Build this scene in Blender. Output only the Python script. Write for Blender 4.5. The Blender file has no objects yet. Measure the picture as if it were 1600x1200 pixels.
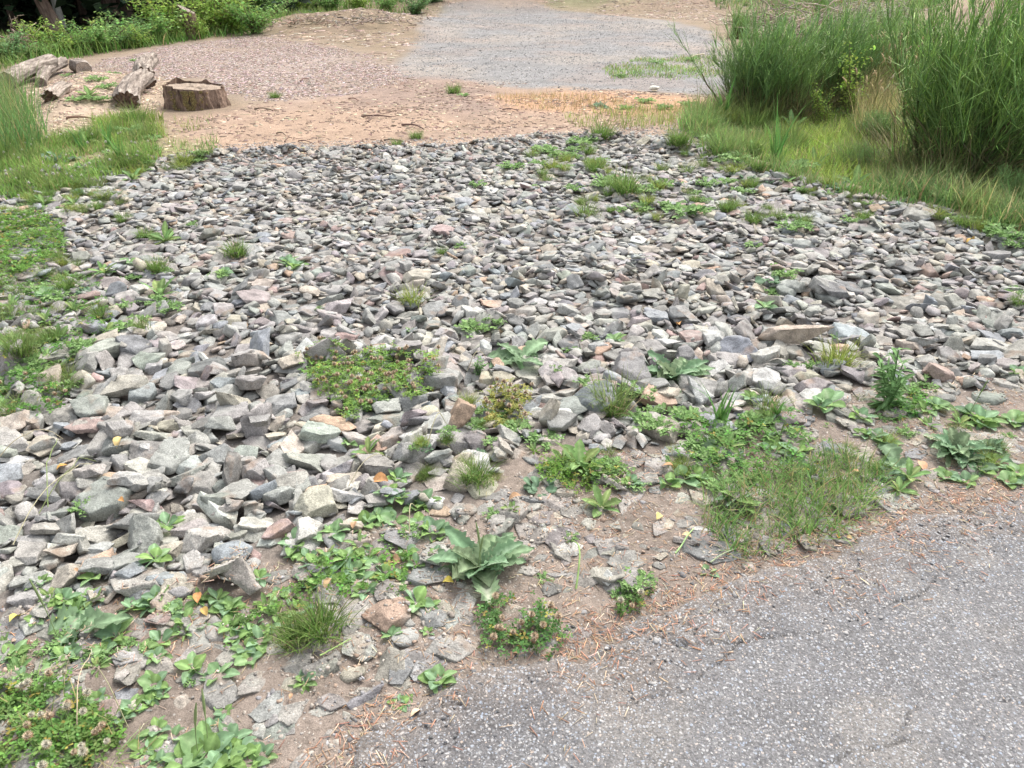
import bpy, bmesh, math, random, itertools
import numpy as np
from mathutils import noise as mnoise, Vector, Matrix
D = bpy.data
S = bpy.context.scene
COL = S.collection
rng = np.random.default_rng(7)
random.seed(7)
R = math.radians

# ------------------------------------------------------------------ camera
CAM_H = 1.60
FPX = 1200.0
PITCH = math.atan(650.0 / FPX)
cd = D.cameras.new('camera'); cam = D.objects.new('camera', cd); COL.objects.link(cam)
cd.sensor_width = 36.0; cd.lens = 36.0 * FPX / 1600.0
cd.clip_start = 0.05; cd.clip_end = 800
cam.location = (0, 0, CAM_H); cam.rotation_euler = (math.pi / 2 - PITCH, 0, 0)
S.camera = cam
# ------------------------------------------------------------------ light
SUN_EL, SUN_AZ = R(54), R(32)      # azimuth measured from +Y towards +X
W = D.worlds.new("World"); S.world = W; W.use_nodes = True
nt = W.node_tree; bg = nt.nodes['Background']
sky = nt.nodes.new('ShaderNodeTexSky'); sky.sky_type = 'NISHITA'; sky.sun_disc = False
sky.sun_elevation = SUN_EL; sky.sun_rotation = SUN_AZ
sky.air_density = 1.0; sky.dust_density = 4.0; sky.ozone_density = 0.6
hs = nt.nodes.new('ShaderNodeHueSaturation'); hs.inputs['Saturation'].default_value = 0.3
nt.links.new(sky.outputs[0], hs.inputs['Color']); nt.links.new(hs.outputs[0], bg.inputs[0]); bg.inputs[1].default_value = 0.15
sl = D.lights.new('sun', 'SUN'); sun = D.objects.new('sun', sl); COL.objects.link(sun)
sl.energy = 1.0; sl.angle = R(18); sl.color = (1, 0.965, 0.91)
sdir = Vector((math.sin(SUN_AZ) * math.cos(SUN_EL), math.cos(SUN_AZ) * math.cos(SUN_EL), math.sin(SUN_EL)))
sun.rotation_euler = sdir.to_track_quat('Z', 'Y').to_euler()
S.view_settings.view_transform = 'Standard'; S.view_settings.look = 'None'
S.view_settings.exposure = 1.36; S.view_settings.gamma = 1.0

# ------------------------------------------------------------------ numeric helpers
def _hash(ix, iy, seed):
    h = (ix.astype(np.int64) * 374761393 + iy.astype(np.int64) * 668265263 + seed * 69069) & 0xffffffff
    h = ((h ^ (h >> 13)) * 1274126177) & 0xffffffff
    h = h ^ (h >> 16)
    return (h & 0xffffff) / float(0xffffff)
def vnoise(x, y, sc=1.0, seed=0, octv=3):
    x = np.asarray(x, float) * sc; y = np.asarray(y, float) * sc
    out = 0; amp = 1; tot = 0
    for o in range(octv):
        ix = np.floor(x); iy = np.floor(y); fx = x - ix; fy = y - iy
        fx = fx * fx * (3 - 2 * fx); fy = fy * fy * (3 - 2 * fy)
        a = _hash(ix, iy, seed + o); b = _hash(ix + 1, iy, seed + o)
        c = _hash(ix, iy + 1, seed + o); d = _hash(ix + 1, iy + 1, seed + o)
        out = out + amp * ((a * (1 - fx) + b * fx) * (1 - fy) + (c * (1 - fx) + d * fx) * fy)
        tot += amp; amp *= 0.5; x = x * 2.03 + 11.3; y = y * 2.03 + 5.7
    return out / tot
def sstep(a, b, x):
    t = np.clip((np.asarray(x, float) - a) / (b - a), 0, 1); return t * t * (3 - 2 * t)
_c, _s = math.cos(PITCH), math.sin(PITCH)
def G0(u, v, z=0.0):                     # pixel of the 1600x1200 photo -> point on the plane z
    u = np.asarray(u, float); v = np.asarray(v, float)
    dx = u - 800; dup = 600 - v
    dy = FPX * _c + dup * _s; dz = -FPX * _s + dup * _c
    dz = np.minimum(dz, -8.0)
    t = (z - CAM_H) / dz
    return dx * t, dy * t
def P(x, y, z=0.0):
    x = np.asarray(x, float); y = np.asarray(y, float); zz = np.asarray(z, float) - CAM_H
    f = y * _c - zz * _s; up = y * _s + zz * _c
    f = np.where(f < 1e-3, 1e-3, f)
    return 800 + FPX * x / f, 600 - FPX * up / f, f
def inpoly(x, y, poly):
    x = np.asarray(x); y = np.asarray(y); ins = np.zeros(x.shape, bool)
    n = len(poly)
    for i in range(n):
        x1, y1 = poly[i]; x2, y2 = poly[(i + 1) % n]
        if y1 == y2: continue
        c = ((y1 > y) != (y2 > y)) & (x < (x2 - x1) * (y - y1) / (y2 - y1) + x1)
        ins ^= c
    return ins
def polydist(x, y, poly):                # signed distance, positive inside
    x = np.asarray(x, float); y = np.asarray(y, float); d = np.full(x.shape, 1e9)
    n = len(poly)
    for i in range(n):
        x1, y1 = poly[i]; x2, y2 = poly[(i + 1) % n]
        ex, ey = x2 - x1, y2 - y1; L = ex * ex + ey * ey + 1e-12
        t = np.clip(((x - x1) * ex + (y - y1) * ey) / L, 0, 1)
        d = np.minimum(d, np.hypot(x - x1 - t * ex, y - y1 - t * ey))
    return np.where(inpoly(x, y, poly), d, -d)
def WP(pix, z=0.0):
    return [tuple(float(q) for q in G0(u, v, z)) for u, v in pix]

# ------------------------------------------------------------------ regions (world polygons traced on the ground)
APRON = WP([(-260, 330), (-60, 262), (120, 262), (230, 248), (330, 236), (460, 232), (600, 228), (700, 226), (800, 214), (900, 207), (1010, 212),
            (1080, 222), (1160, 252), (1240, 278), (1330, 300), (1400, 312), (1480, 328), (1540, 350), (1620, 372),
            (1900, 420), (1900, 585), (1640, 590), (1560, 606), (1460, 604), (1380, 590), (1320, 620), (1240, 640), (1170, 655),
            (1130, 700), (1050, 700), (960, 700), (850, 690), (770, 740), (740, 800), (640, 780), (560, 800), (520, 850),
            (440, 850), (400, 880), (300, 900), (150, 935), (0, 950), (-200, 960), (-420, 900)])
ASPH = WP([(-900, 2600), (-200, 1560), (330, 1330), (470, 1250), (545, 1195), (580, 1135), (640, 1105), (690, 1065), (760, 1045), (850, 1025),
           (930, 1000), (985, 965), (1050, 940), (1110, 905), (1200, 890), (1290, 870), (1340, 835), (1400, 815), (1450, 795),
           (1530, 775), (1600, 762), (1800, 720), (2300, 650), (3200, 560), (5200, 560), (5200, 2600)])
PAD = WP([(600, 118), (625, 88), (650, 62), (690, 19), (780, 15), (960, 24), (1060, 34), (1110, 48), (1130, 70), (1160, 100), (1190, 130),
          (1100, 145), (950, 140), (780, 132), (680, 124)])
CHIPS = WP([(90, 120), (140, 100), (220, 82), (310, 66), (400, 60), (480, 68), (560, 84), (610, 100), (610, 118), (570, 140), (470, 150),
            (400, 150), (345, 130), (300, 118), (230, 125), (180, 105), (120, 140)])
SAW = WP([(30, 215), (20, 160), (70, 125), (130, 120), (200, 118), (260, 120), (250, 165), (175, 175), (150, 200), (110, 215)])
DIRT = WP([(120, 262), (230, 190), (345, 172), (420, 155), (600, 120), (760, 128), (1000, 140), (1130, 150), (1120, 190), (1000, 215), (900, 212),
           (700, 232), (450, 240), (330, 242), (220, 250)])
GRL = WP([(-200, 420), (-200, 60), (20, 150), (35, 205), (90, 215), (150, 180), (230, 175), (260, 215), (330, 238), (230, 252), (140, 275), (100, 300), (40, 290)])
GRR = WP([(1060, 215), (1075, 180), (1115, 160), (1180, 150), (1300, 130), (1500, 100), (2100, 60), (2200, 420), (1620, 372), (1540, 345), (1480, 325),
          (1400, 308), (1330, 292), (1240, 272), (1150, 245)])

def gz(x, y):                             # bare terrain height
    x = np.asarray(x, float); y = np.asarray(y, float)
    z = 0.035 * (vnoise(x, y, 0.45, 3, 3) - .5) * sstep(6, 12, y)
    z = z + 0.012 * (vnoise(x, y, 5.0, 8, 3) - .5) * (1 - sstep(8, 14, y))
    a = polydist(x, y, APRON)
    z = z - 0.05 * sstep(0.0, 0.4, a)
    d = polydist(x, y, GRR)
    z = z - 0.22 * sstep(0.05, 0.9, d) * (1 - sstep(9, 14, y))
    # bank at the back and on the right behind the broom
    bx = x - np.interp(y, [8, 12, 18, 30, 60], [9.0, 6.4, 8.0, 12.5, 22])
    z = z + 1.5 * sstep(0, 4.5, bx) * sstep(8, 11, y) * (0.75 + .5 * vnoise(x, y, .5, 21, 2))
    z = z + 1.0 * sstep(33, 40, y + 1.2 * (vnoise(x, y, .3, 5, 2) - .5)) + 5.0 * sstep(42, 110, y)
    # sawdust mound
    s = polydist(x, y, SAW)
    z = z + 0.16 * sstep(0, 0.9, s) * (.6 + .8 * vnoise(x, y, 1.6, 31, 3))
    # spoil heap left of the pad
    hx, hy = G0(560, 45)
    z = z + 0.42 * np.exp(-(((x - hx) / 3.4) ** 2 + ((y - hy) / 3.0) ** 2)) * (.5 + vnoise(x, y, .9, 12, 3))
    ad = polydist(x, y, ASPH)
    z = z - 0.030 * sstep(0.04, 0.12, ad) - 0.008
    return z
def G(u, v, extra=0.0):
    z = extra
    for _ in range(8):
        x, y = G0(u, v, z); z = 0.5 * z + 0.5 * (gz(x, y) + extra)
    return float(x), float(y), float(z)

# ------------------------------------------------------------------ mesh helpers
def make_mesh(name, V, F, C=None, smooth=False, mat=None):
    me = D.meshes.new(name)
    V = np.ascontiguousarray(V, np.float32).reshape(-1, 3); F = np.ascontiguousarray(F, np.int32)
    m, k = F.shape
    me.vertices.add(len(V)); me.vertices.foreach_set('co', V.ravel())
    me.loops.add(m * k); me.loops.foreach_set('vertex_index', F.ravel())
    me.polygons.add(m); me.polygons.foreach_set('loop_start', np.arange(0, m * k, k, dtype=np.int32))
    me.update(calc_edges=True)
    if smooth: me.polygons.foreach_set('use_smooth', np.ones(m, bool))
    if C is not None:
        C = np.asarray(C, np.float32).reshape(-1, 3)
        a = me.color_attributes.new('col', 'FLOAT_COLOR', 'POINT')
        a.data.foreach_set('color', np.hstack([C, np.ones((len(C), 1), np.float32)]).ravel())
    if mat: me.materials.append(mat)
    me.validate()
    return me
class Acc:
    def __init__(s): s.V = []; s.F = []; s.C = []; s.n = 0
    def add(s, V, F, C):
        V = np.asarray(V, float).reshape(-1, 3); F = np.asarray(F)
        if F.shape[1] == 3: F = np.hstack([F, F[:, 2:3]])
        C = np.asarray(C, float)
        if C.ndim == 1: C = np.tile(C, (len(V), 1))
        s.V.append(V); s.F.append(F + s.n); s.C.append(C.reshape(-1, 3)); s.n += len(V)
    def mesh(s, name, mat, smooth=False):
        V = np.vstack(s.V); F = np.vstack(s.F); C = np.vstack(s.C)
        tri = F[:, 2] == F[:, 3]
        if tri.all(): return make_mesh(name, V, F[:, :3], C, smooth, mat)
        if tri.any():
            q = F[~tri]; F = np.vstack([F[tri][:, :3], q[:, [0, 1, 2]], q[:, [0, 2, 3]]])
        return make_mesh(name, V, F, C, smooth, mat)
def link(name, me, parent=None, loc=None, rz=0.0, sc=1.0):
    o = D.objects.new(name, me); COL.objects.link(o)
    if parent: o.parent = parent
    if loc is not None: o.location = loc
    o.rotation_euler = (0, 0, rz); o.scale = (sc, sc, sc) if np.isscalar(sc) else sc
    return o
def tag(o, label, cat, group=None, kind=None):
    o['label'] = label; o['category'] = cat
    if group: o['group'] = group
    if kind: o['kind'] = kind
    return o
def empty(name, loc, label, cat, group=None, rz=0.0):
    o = D.objects.new(name, None); COL.objects.link(o); o.location = loc; o.rotation_euler = (0, 0, rz)
    return tag(o, label, cat, group)
def structure(o): o['kind'] = 'structure'; return o
def rotz(a):
    a = np.asarray(a, float); c, s = np.cos(a), np.sin(a); z = np.zeros_like(a); o = np.ones_like(a)
    return np.stack([np.stack([c, -s, z], -1), np.stack([s, c, z], -1), np.stack([z, z, o], -1)], -2)
def rotx(a):
    a = np.asarray(a, float); c, s = np.cos(a), np.sin(a); z = np.zeros_like(a); o = np.ones_like(a)
    return np.stack([np.stack([o, z, z], -1), np.stack([z, c, -s], -1), np.stack([z, s, c], -1)], -2)
def scatter(acc, TV, TF, pos, M, col):
    k = len(pos)
    if k == 0: return
    V = np.einsum('kij,nj->kni', M, TV) + np.asarray(pos)[:, None, :]
    F = (TF[None] + (np.arange(k) * len(TV))[:, None, None]).reshape(-1, TF.shape[1])
    col = np.asarray(col, float)
    if col.ndim == 1: col = np.tile(col, (k, 1))
    C = np.repeat(col, len(TV), axis=0) if col.ndim == 2 else col
    acc.add(V, F, C)
def ribbons(acc, base, az, length, width, lean, curl, col, segs=4, tipcol=None, zvar=0):
    """grass-like blades; lean = start angle from vertical, curl = extra bend to tip"""
    k = len(base); base = np.asarray(base, float)
    t = np.linspace(0, 1, segs + 1)
    ang = lean[:, None] + curl[:, None] * t[None]
    st = (length / segs)[:, None]
    hor = np.cumsum(np.sin(ang) * st, 1); ver = np.cumsum(np.cos(ang) * st, 1)
    hor = np.hstack([np.zeros((k, 1)), hor[:, :-1]]); ver = np.hstack([np.zeros((k, 1)), ver[:, :-1]])
    dx, dy = np.cos(az)[:, None], np.sin(az)[:, None]
    cx = base[:, 0:1] + hor * dx; cy = base[:, 1:2] + hor * dy; cz = base[:, 2:3] + ver
    w = width[:, None] * np.clip(1.0 - t ** 1.6, 0.06, 1)[None] * .5
    tw = az + rng.normal(0, .5, k)
    px, py = -np.sin(tw)[:, None] * w, np.cos(tw)[:, None] * w
    A = np.stack([cx + px, cy + py, cz], -1); B = np.stack([cx - px, cy - py, cz], -1)
    V = np.stack([A, B], 2).reshape(k, -1, 3)
    f = np.array([[2 * i, 2 * i + 1, 2 * i + 3, 2 * i + 2] for i in range(segs)])
    F = (f[None] + (np.arange(k) * 2 * (segs + 1))[:, None, None]).reshape(-1, 4)
    col = np.asarray(col, float)
    if col.ndim == 1: col = np.tile(col, (k, 1))
    if tipcol is None: CC = np.repeat(col[:, None], 2 * (segs + 1), 1)
    else:
        tt = np.repeat(t, 2)[None, :, None] ** 2
        tt = tt * .45; CC = col[:, None] * (1 - tt) + np.asarray(tipcol)[None, None] * tt
    acc.add(V, F, CC)
def tubes(acc, Pts, r, col, sides=3):
    """Pts (k,s,3), r (k,s)"""
    k, s, _ = Pts.shape
    T = np.gradient(Pts, axis=1); T /= np.linalg.norm(T, axis=2, keepdims=True) + 1e-9
    ref = np.where(np.abs(T[..., 2:3]) < .9, np.array([0, 0, 1.]), np.array([1., 0, 0]))
    U = np.cross(T, ref); U /= np.linalg.norm(U, axis=2, keepdims=True) + 1e-9
    Wv = np.cross(T, U)
    a = np.arange(sides) * 2 * np.pi / sides
    ring = Pts[:, :, None] + r[:, :, None, None] * (np.cos(a)[:, None] * U[:, :, None] + np.sin(a)[:, None] * Wv[:, :, None])
    V = ring.reshape(k, -1, 3)
    f = []
    for i in range(s - 1):
        for j in range(sides):
            j2 = (j + 1) % sides
            f.append([i * sides + j, i * sides + j2, (i + 1) * sides + j2, (i + 1) * sides + j])
    f = np.array(f); F = (f[None] + (np.arange(k) * s * sides)[:, None, None]).reshape(-1, 4)
    col = np.asarray(col, float)
    if col.ndim == 1: col = np.tile(col, (k, 1))
    acc.add(V, F, np.repeat(col, s * sides, axis=0))
def jit(base, k, amt=.18, hue=.06):
    base = np.asarray(base, float)
    b = np.exp(rng.normal(0, amt, (k, 1))); h = 1 + rng.normal(0, hue, (k, 3))
    return np.clip(base * b * h, 0.003, .9)
def sample_poly(poly, n, seed=None):
    p = np.array(poly); lo, hi = p.min(0), p.max(0); out = []
    tot = 0
    while tot < n:
        q = rng.uniform(lo, hi, (max(4 * n, 64), 2)); q = q[inpoly(q[:, 0], q[:, 1], poly)]
        out.append(q); tot += len(q)
        if len(out) > 60: break
    return np.vstack(out)[:n]
def polyarea(poly):
    p = np.array(poly); x, y = p[:, 0], p[:, 1]
    return .5 * abs(np.dot(x, np.roll(y, 1)) - np.dot(y, np.roll(x, 1)))

# ------------------------------------------------------------------ materials
def newmat(name):
    m = D.materials.new(name); m.use_nodes = True
    n = m.node_tree; b = n.nodes['Principled BSDF']; return m, n, b
def N(n, t, **kw):
    x = n.nodes.new(t)
    for k, v in kw.items(): setattr(x, k, v)
    return x
def noise_node(n, vec, scale, detail=4, rough=.6):
    x = N(n, 'ShaderNodeTexNoise'); x.inputs['Scale'].default_value = scale; x.inputs['Detail'].default_value = detail
    x.inputs['Roughness'].default_value = rough
    if vec is not None: n.links.new(vec, x.inputs['Vector'])
    return x.outputs[0]
def ramp(n, fac, stops, mode='LINEAR'):
    r = N(n, 'ShaderNodeValToRGB'); r.color_ramp.interpolation = mode; cr = r.color_ramp
    while len(cr.elements) > 1: cr.elements.remove(cr.elements[-1])
    for i, (p, c) in enumerate(stops):
        e = cr.elements[0] if i == 0 else cr.elements.new(p)
        e.position = p
        if np.isscalar(c): c = (c, c, c)
        e.color = (*c, 1)
    n.links.new(fac, r.inputs[0]); return r.outputs[0]
def mix(n, f, a, b, bt='MIX'):
    m = N(n, 'ShaderNodeMix', data_type='RGBA', blend_type=bt)
    if hasattr(f, 'is_linked') or not np.isscalar(f): n.links.new(f, m.inputs[0])
    else: m.inputs[0].default_value = f
    for s, i in ((a, 6), (b, 7)):
        if isinstance(s, tuple): m.inputs[i].default_value = (*s, 1)
        else: n.links.new(s, m.inputs[i])
    return m.outputs[2]
def bump(n, b, h, strength=.5, dist=.01, prev=None):
    x = N(n, 'ShaderNodeBump'); x.inputs['Strength'].default_value = strength; x.inputs['Distance'].default_value = dist
    n.links.new(h, x.inputs['Height'])
    if prev is not None: n.links.new(prev, x.inputs['Normal'])
    n.links.new(x.outputs[0], b.inputs['Normal']); return x.outputs[0]

def rock_material(name, per_object):
    m, n, b = newmat(name)
    geo = N(n, 'ShaderNodeNewGeometry'); pos = geo.outputs['Position']
    if per_object: base = N(n, 'ShaderNodeObjectInfo').outputs['Color']
    else:
        at = N(n, 'ShaderNodeAttribute', attribute_name='col'); base = at.outputs['Color']
    n1 = noise_node(n, pos, 22, 5, .62); n2 = noise_node(n, pos, 210, 3, .7); n3 = noise_node(n, pos, 9, 3, .5)
    v1 = ramp(n, n1, [(.30, .58), (.5, 1.0), (.70, 1.34)])
    v2 = ramp(n, n2, [(.32, .66), (.5, 1.0), (.66, 1.38)])
    c = mix(n, 1.0, base, v1, 'MULTIPLY'); c = mix(n, 1.0, c, v2, 'MULTIPLY')
    st = ramp(n, n3, [(.60, 0.0), (.70, .45)])
    c = mix(n, st, c, (.30, .20, .135))
    n4 = noise_node(n, pos, 5.3, 2, .5)
    st2 = ramp(n, n4, [(.60, 0.0), (.72, .5)])
    c = mix(n, st2, c, (.36, .36, .33))
    n.links.new(c, b.inputs['Base Color']); b.inputs['Roughness'].default_value = .88
    b.inputs['Specular IOR Level'].default_value = .25
    p = bump(n, b, n1, .5, .012); bump(n, b, n2, .55, .003, p)
    return m
M_ROCK = rock_material('broken_stone', True)
M_ROCKS = rock_material('broken_stone_bed', False)

def veg_material(name, rough=.55, trans=.35, spec=.35):
    m, n, b = newmat(name)
    at = N(n, 'ShaderNodeAttribute', attribute_name='col')
    geo = N(n, 'ShaderNodeNewGeometry')
    nz = noise_node(n, geo.outputs['Position'], 55, 3)
    c = mix(n, 1.0, at.outputs['Color'], ramp(n, nz, [(.3, .78), (.7, 1.2)]), 'MULTIPLY')
    n.links.new(c, b.inputs['Base Color']); b.inputs['Roughness'].default_value = rough
    b.inputs['Specular IOR Level'].default_value = spec
    tr = N(n, 'ShaderNodeBsdfTranslucent'); n.links.new(c, tr.inputs[0])
    ms = N(n, 'ShaderNodeMixShader'); ms.inputs[0].default_value = trans
    n.links.new(b.outputs[0], ms.inputs[1]); n.links.new(tr.outputs[0], ms.inputs[2])
    n.links.new(ms.outputs[0], n.nodes['Material Output'].inputs[0])
    return m
M_LEAF = veg_material('leaf', .65, .42, .16); M_GRASS = veg_material('grass_blade', .6, .42, .2)
M_STEM = veg_material('green_stem', .6, .12, .3); M_FOREST = veg_material('conifer_foliage', .8, .15, .1)

def attr_material(name, rough=.9, sc=60, lo=.75, hi=1.25, bs=.4, bd=.004, spec=.2):
    m, n, b = newmat(name)
    at = N(n, 'ShaderNodeAttribute', attribute_name='col'); geo = N(n, 'ShaderNodeNewGeometry')
    nz = noise_node(n, geo.outputs['Position'], sc, 5, .65)
    c = mix(n, 1.0, at.outputs['Color'], ramp(n, nz, [(.28, lo), (.72, hi)]), 'MULTIPLY')
    n.links.new(c, b.inputs['Base Color']); b.inputs['Roughness'].default_value = rough
    b.inputs['Specular IOR Level'].default_value = spec
    bump(n, b, nz, bs, bd); return m
M_DRY = attr_material('dry_litter', .8, 90)
M_GRIT = attr_material('grit', .9, 160)
M_PETAL = attr_material('petal', .8, 120, .85, 1.15)

def ground_material():
    m, n, b = newmat('ground_soil')
    geo = N(n, 'ShaderNodeNewGeometry'); pos = geo.outputs['Position']
    at = N(n, 'ShaderNodeAttribute', attribute_name='col')
    n1 = noise_node(n, pos, 3.2, 6, .65); n2 = noise_node(n, pos, 34, 6, .7); n3 = noise_node(n, pos, 240, 3, .7)
    c = mix(n, 1.0, at.outputs['Color'], ramp(n, n1, [(.3, .80), (.7, 1.2)]), 'MULTIPLY')
    c = mix(n, 1.0, c, ramp(n, n2, [(.3, .66), (.5, 1), (.7, 1.28)]), 'MULTIPLY')
    c = mix(n, 1.0, c, ramp(n, n3, [(.3, .7), (.7, 1.3)]), 'MULTIPLY')
    vo = N(n, 'ShaderNodeTexVoronoi'); vo.inputs['Scale'].default_value = 70; n.links.new(pos, vo.inputs['Vector'])
    sp = ramp(n, vo.outputs['Distance'], [(.18, .55), (.26, 0)])
    rnd = ramp(n, vo.outputs['Color'], [(.0, 0), (.62, 0), (.66, 1)])
    f = mix(n, 1.0, sp, rnd, 'MULTIPLY')
    c = mix(n, f, c, (.42, .40, .37))
    n.links.new(c, b.inputs['Base Color']); b.inputs['Roughness'].default_value = .95; b.inputs['Specular IOR Level'].default_value = .15
    p = bump(n, b, n2, .6, .012); bump(n, b, n3, .6, .003, p)
    return m
M_GROUND = ground_material()

def asphalt_material():
    m, n, b = newmat('worn_asphalt')
    geo = N(n, 'ShaderNodeNewGeometry'); pos = geo.outputs['Position']
    at = N(n, 'ShaderNodeAttribute', attribute_name='col')
    n1 = noise_node(n, pos, 4.5, 5, .6); n2 = noise_node(n, pos, 150, 4, .75)
    c = mix(n, 1.0, at.outputs['Color'], ramp(n, n1, [(.3, .84), (.7, 1.16)]), 'MULTIPLY')
    c = mix(n, 1.0, c, ramp(n, n2, [(.3, .45), (.5, 1), (.7, 1.6)]), 'MULTIPLY')
    wp = N(n, 'ShaderNodeVectorMath', operation='ADD'); n.links.new(pos, wp.inputs[0])
    nn = N(n, 'ShaderNodeTexNoise'); nn.inputs['Scale'].default_value = 60; n.links.new(pos, nn.inputs['Vector'])
    sc = N(n, 'ShaderNodeVectorMath', operation='SCALE'); sc.inputs[3].default_value = .012; n.links.new(nn.outputs[1], sc.inputs[0])
    n.links.new(sc.outputs[0], wp.inputs[1])
    h = None
    for s, lim, lo, hi in ((110, .36, .30, .40), (190, .34, .25, .45), (75, .30, .72, .75)):
        vo = N(n, 'ShaderNodeTexVoronoi'); vo.inputs['Scale'].default_value = s; n.links.new(wp.outputs[0], vo.inputs['Vector'])
        sp = ramp(n, vo.outputs['Distance'], [(lim - .06, 1.), (lim + .04, 0)])
        sep = N(n, 'ShaderNodeSeparateColor'); n.links.new(vo.outputs['Color'], sep.inputs[0])
        on = ramp(n, sep.outputs[0], [(lo, 0), (hi, 1)])
        tone = ramp(n, sep.outputs[1], [(0, (.08, .08, .09)), (.3, (.21, .21, .21)), (.55, (.38, .37, .36)), (.72, (.24, .28, .34)), (.84, (.40, .395, .385)), (1, (.40, .32, .26))])
        f = mix(n, 1., sp, on, 'MULTIPLY')
        f2 = mix(n, 1., f, (.9, .9, .9), 'MULTIPLY')
        c = mix(n, f2, c, tone)
    n.links.new(c, b.inputs['Base Color']); b.inputs['Roughness'].default_value = .9; b.inputs['Specular IOR Level'].default_value = .25
    vb = N(n, 'ShaderNodeTexVoronoi'); vb.inputs['Scale'].default_value = 120; n.links.new(wp.outputs[0], vb.inputs['Vector'])
    p = bump(n, b, vb.outputs['Distance'], .55, .004); bump(n, b, n2, .6, .003, p)
    return m
M_ASPH = asphalt_material()

def bark_material(name, c1, c2, c3, sc=9, vert=.18):
    m, n, b = newmat(name)
    tc = N(n, 'ShaderNodeTexCoord'); mp = N(n, 'ShaderNodeMapping'); mp.inputs['Scale'].default_value = (1, 1, vert)
    n.links.new(tc.outputs['Object'], mp.inputs[0])
    n1 = noise_node(n, mp.outputs[0], sc, 6, .7); n2 = noise_node(n, tc.outputs['Object'], 5, 4, .6)
    c = ramp(n, n1, [(.33, c1), (.5, c2), (.66, c3)])
    c = mix(n, 1., c, ramp(n, n2, [(.3, .7), (.7, 1.25)]), 'MULTIPLY')
    n.links.new(c, b.inputs['Base Color']); b.inputs['Roughness'].default_value = .9; b.inputs['Specular IOR Level'].default_value = .15
    bump(n, b, n1, .9, .03); return m
M_BARK = bark_material('stump_bark', (.07, .046, .036), (.175, .12, .09), (.30, .215, .16), 26)
M_BARKG = bark_material('grey_weathered_bark', (.10, .08, .065), (.27, .225, .19), (.46, .40, .34), 22)
M_TRUNK = bark_material('tree_bark', (.05, .035, .028), (.13, .09, .07), (.22, .17, .14), 9)
M_TRUNKP = bark_material('pale_tree_bark', (.18, .18, .16), (.33, .32, .29), (.46, .44, .40), 9)
def wood_material(name, a, bb):
    m, n, b = newmat(name)
    tc = N(n, 'ShaderNodeTexCoord')
    w = N(n, 'ShaderNodeTexWave', wave_type='RINGS', rings_direction='Z'); w.inputs['Scale'].default_value = 14; w.inputs['Distortion'].default_value = 3
    w.inputs['Detail'].default_value = 4; n.links.new(tc.outputs['Object'], w.inputs['Vector'])
    n2 = noise_node(n, tc.outputs['Object'], 12, 5)
    c = mix(n, w.outputs['Fac'], a, bb); c = mix(n, 1., c, ramp(n, n2, [(.3, .6), (.7, 1.25)]), 'MULTIPLY')
    n.links.new(c, b.inputs['Base Color']); b.inputs['Roughness'].default_value = .85; bump(n, b, n2, .5, .01); return m
M_WOOD = wood_material('cut_wood', (.24, .18, .13), (.36, .28, .21))
M_WOODD = wood_material('weathered_cut_wood', (.26, .21, .17), (.42, .35, .29))
M_MOSS = attr_material('moss', .95, 80, .6, 1.4, .8, .01)

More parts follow.
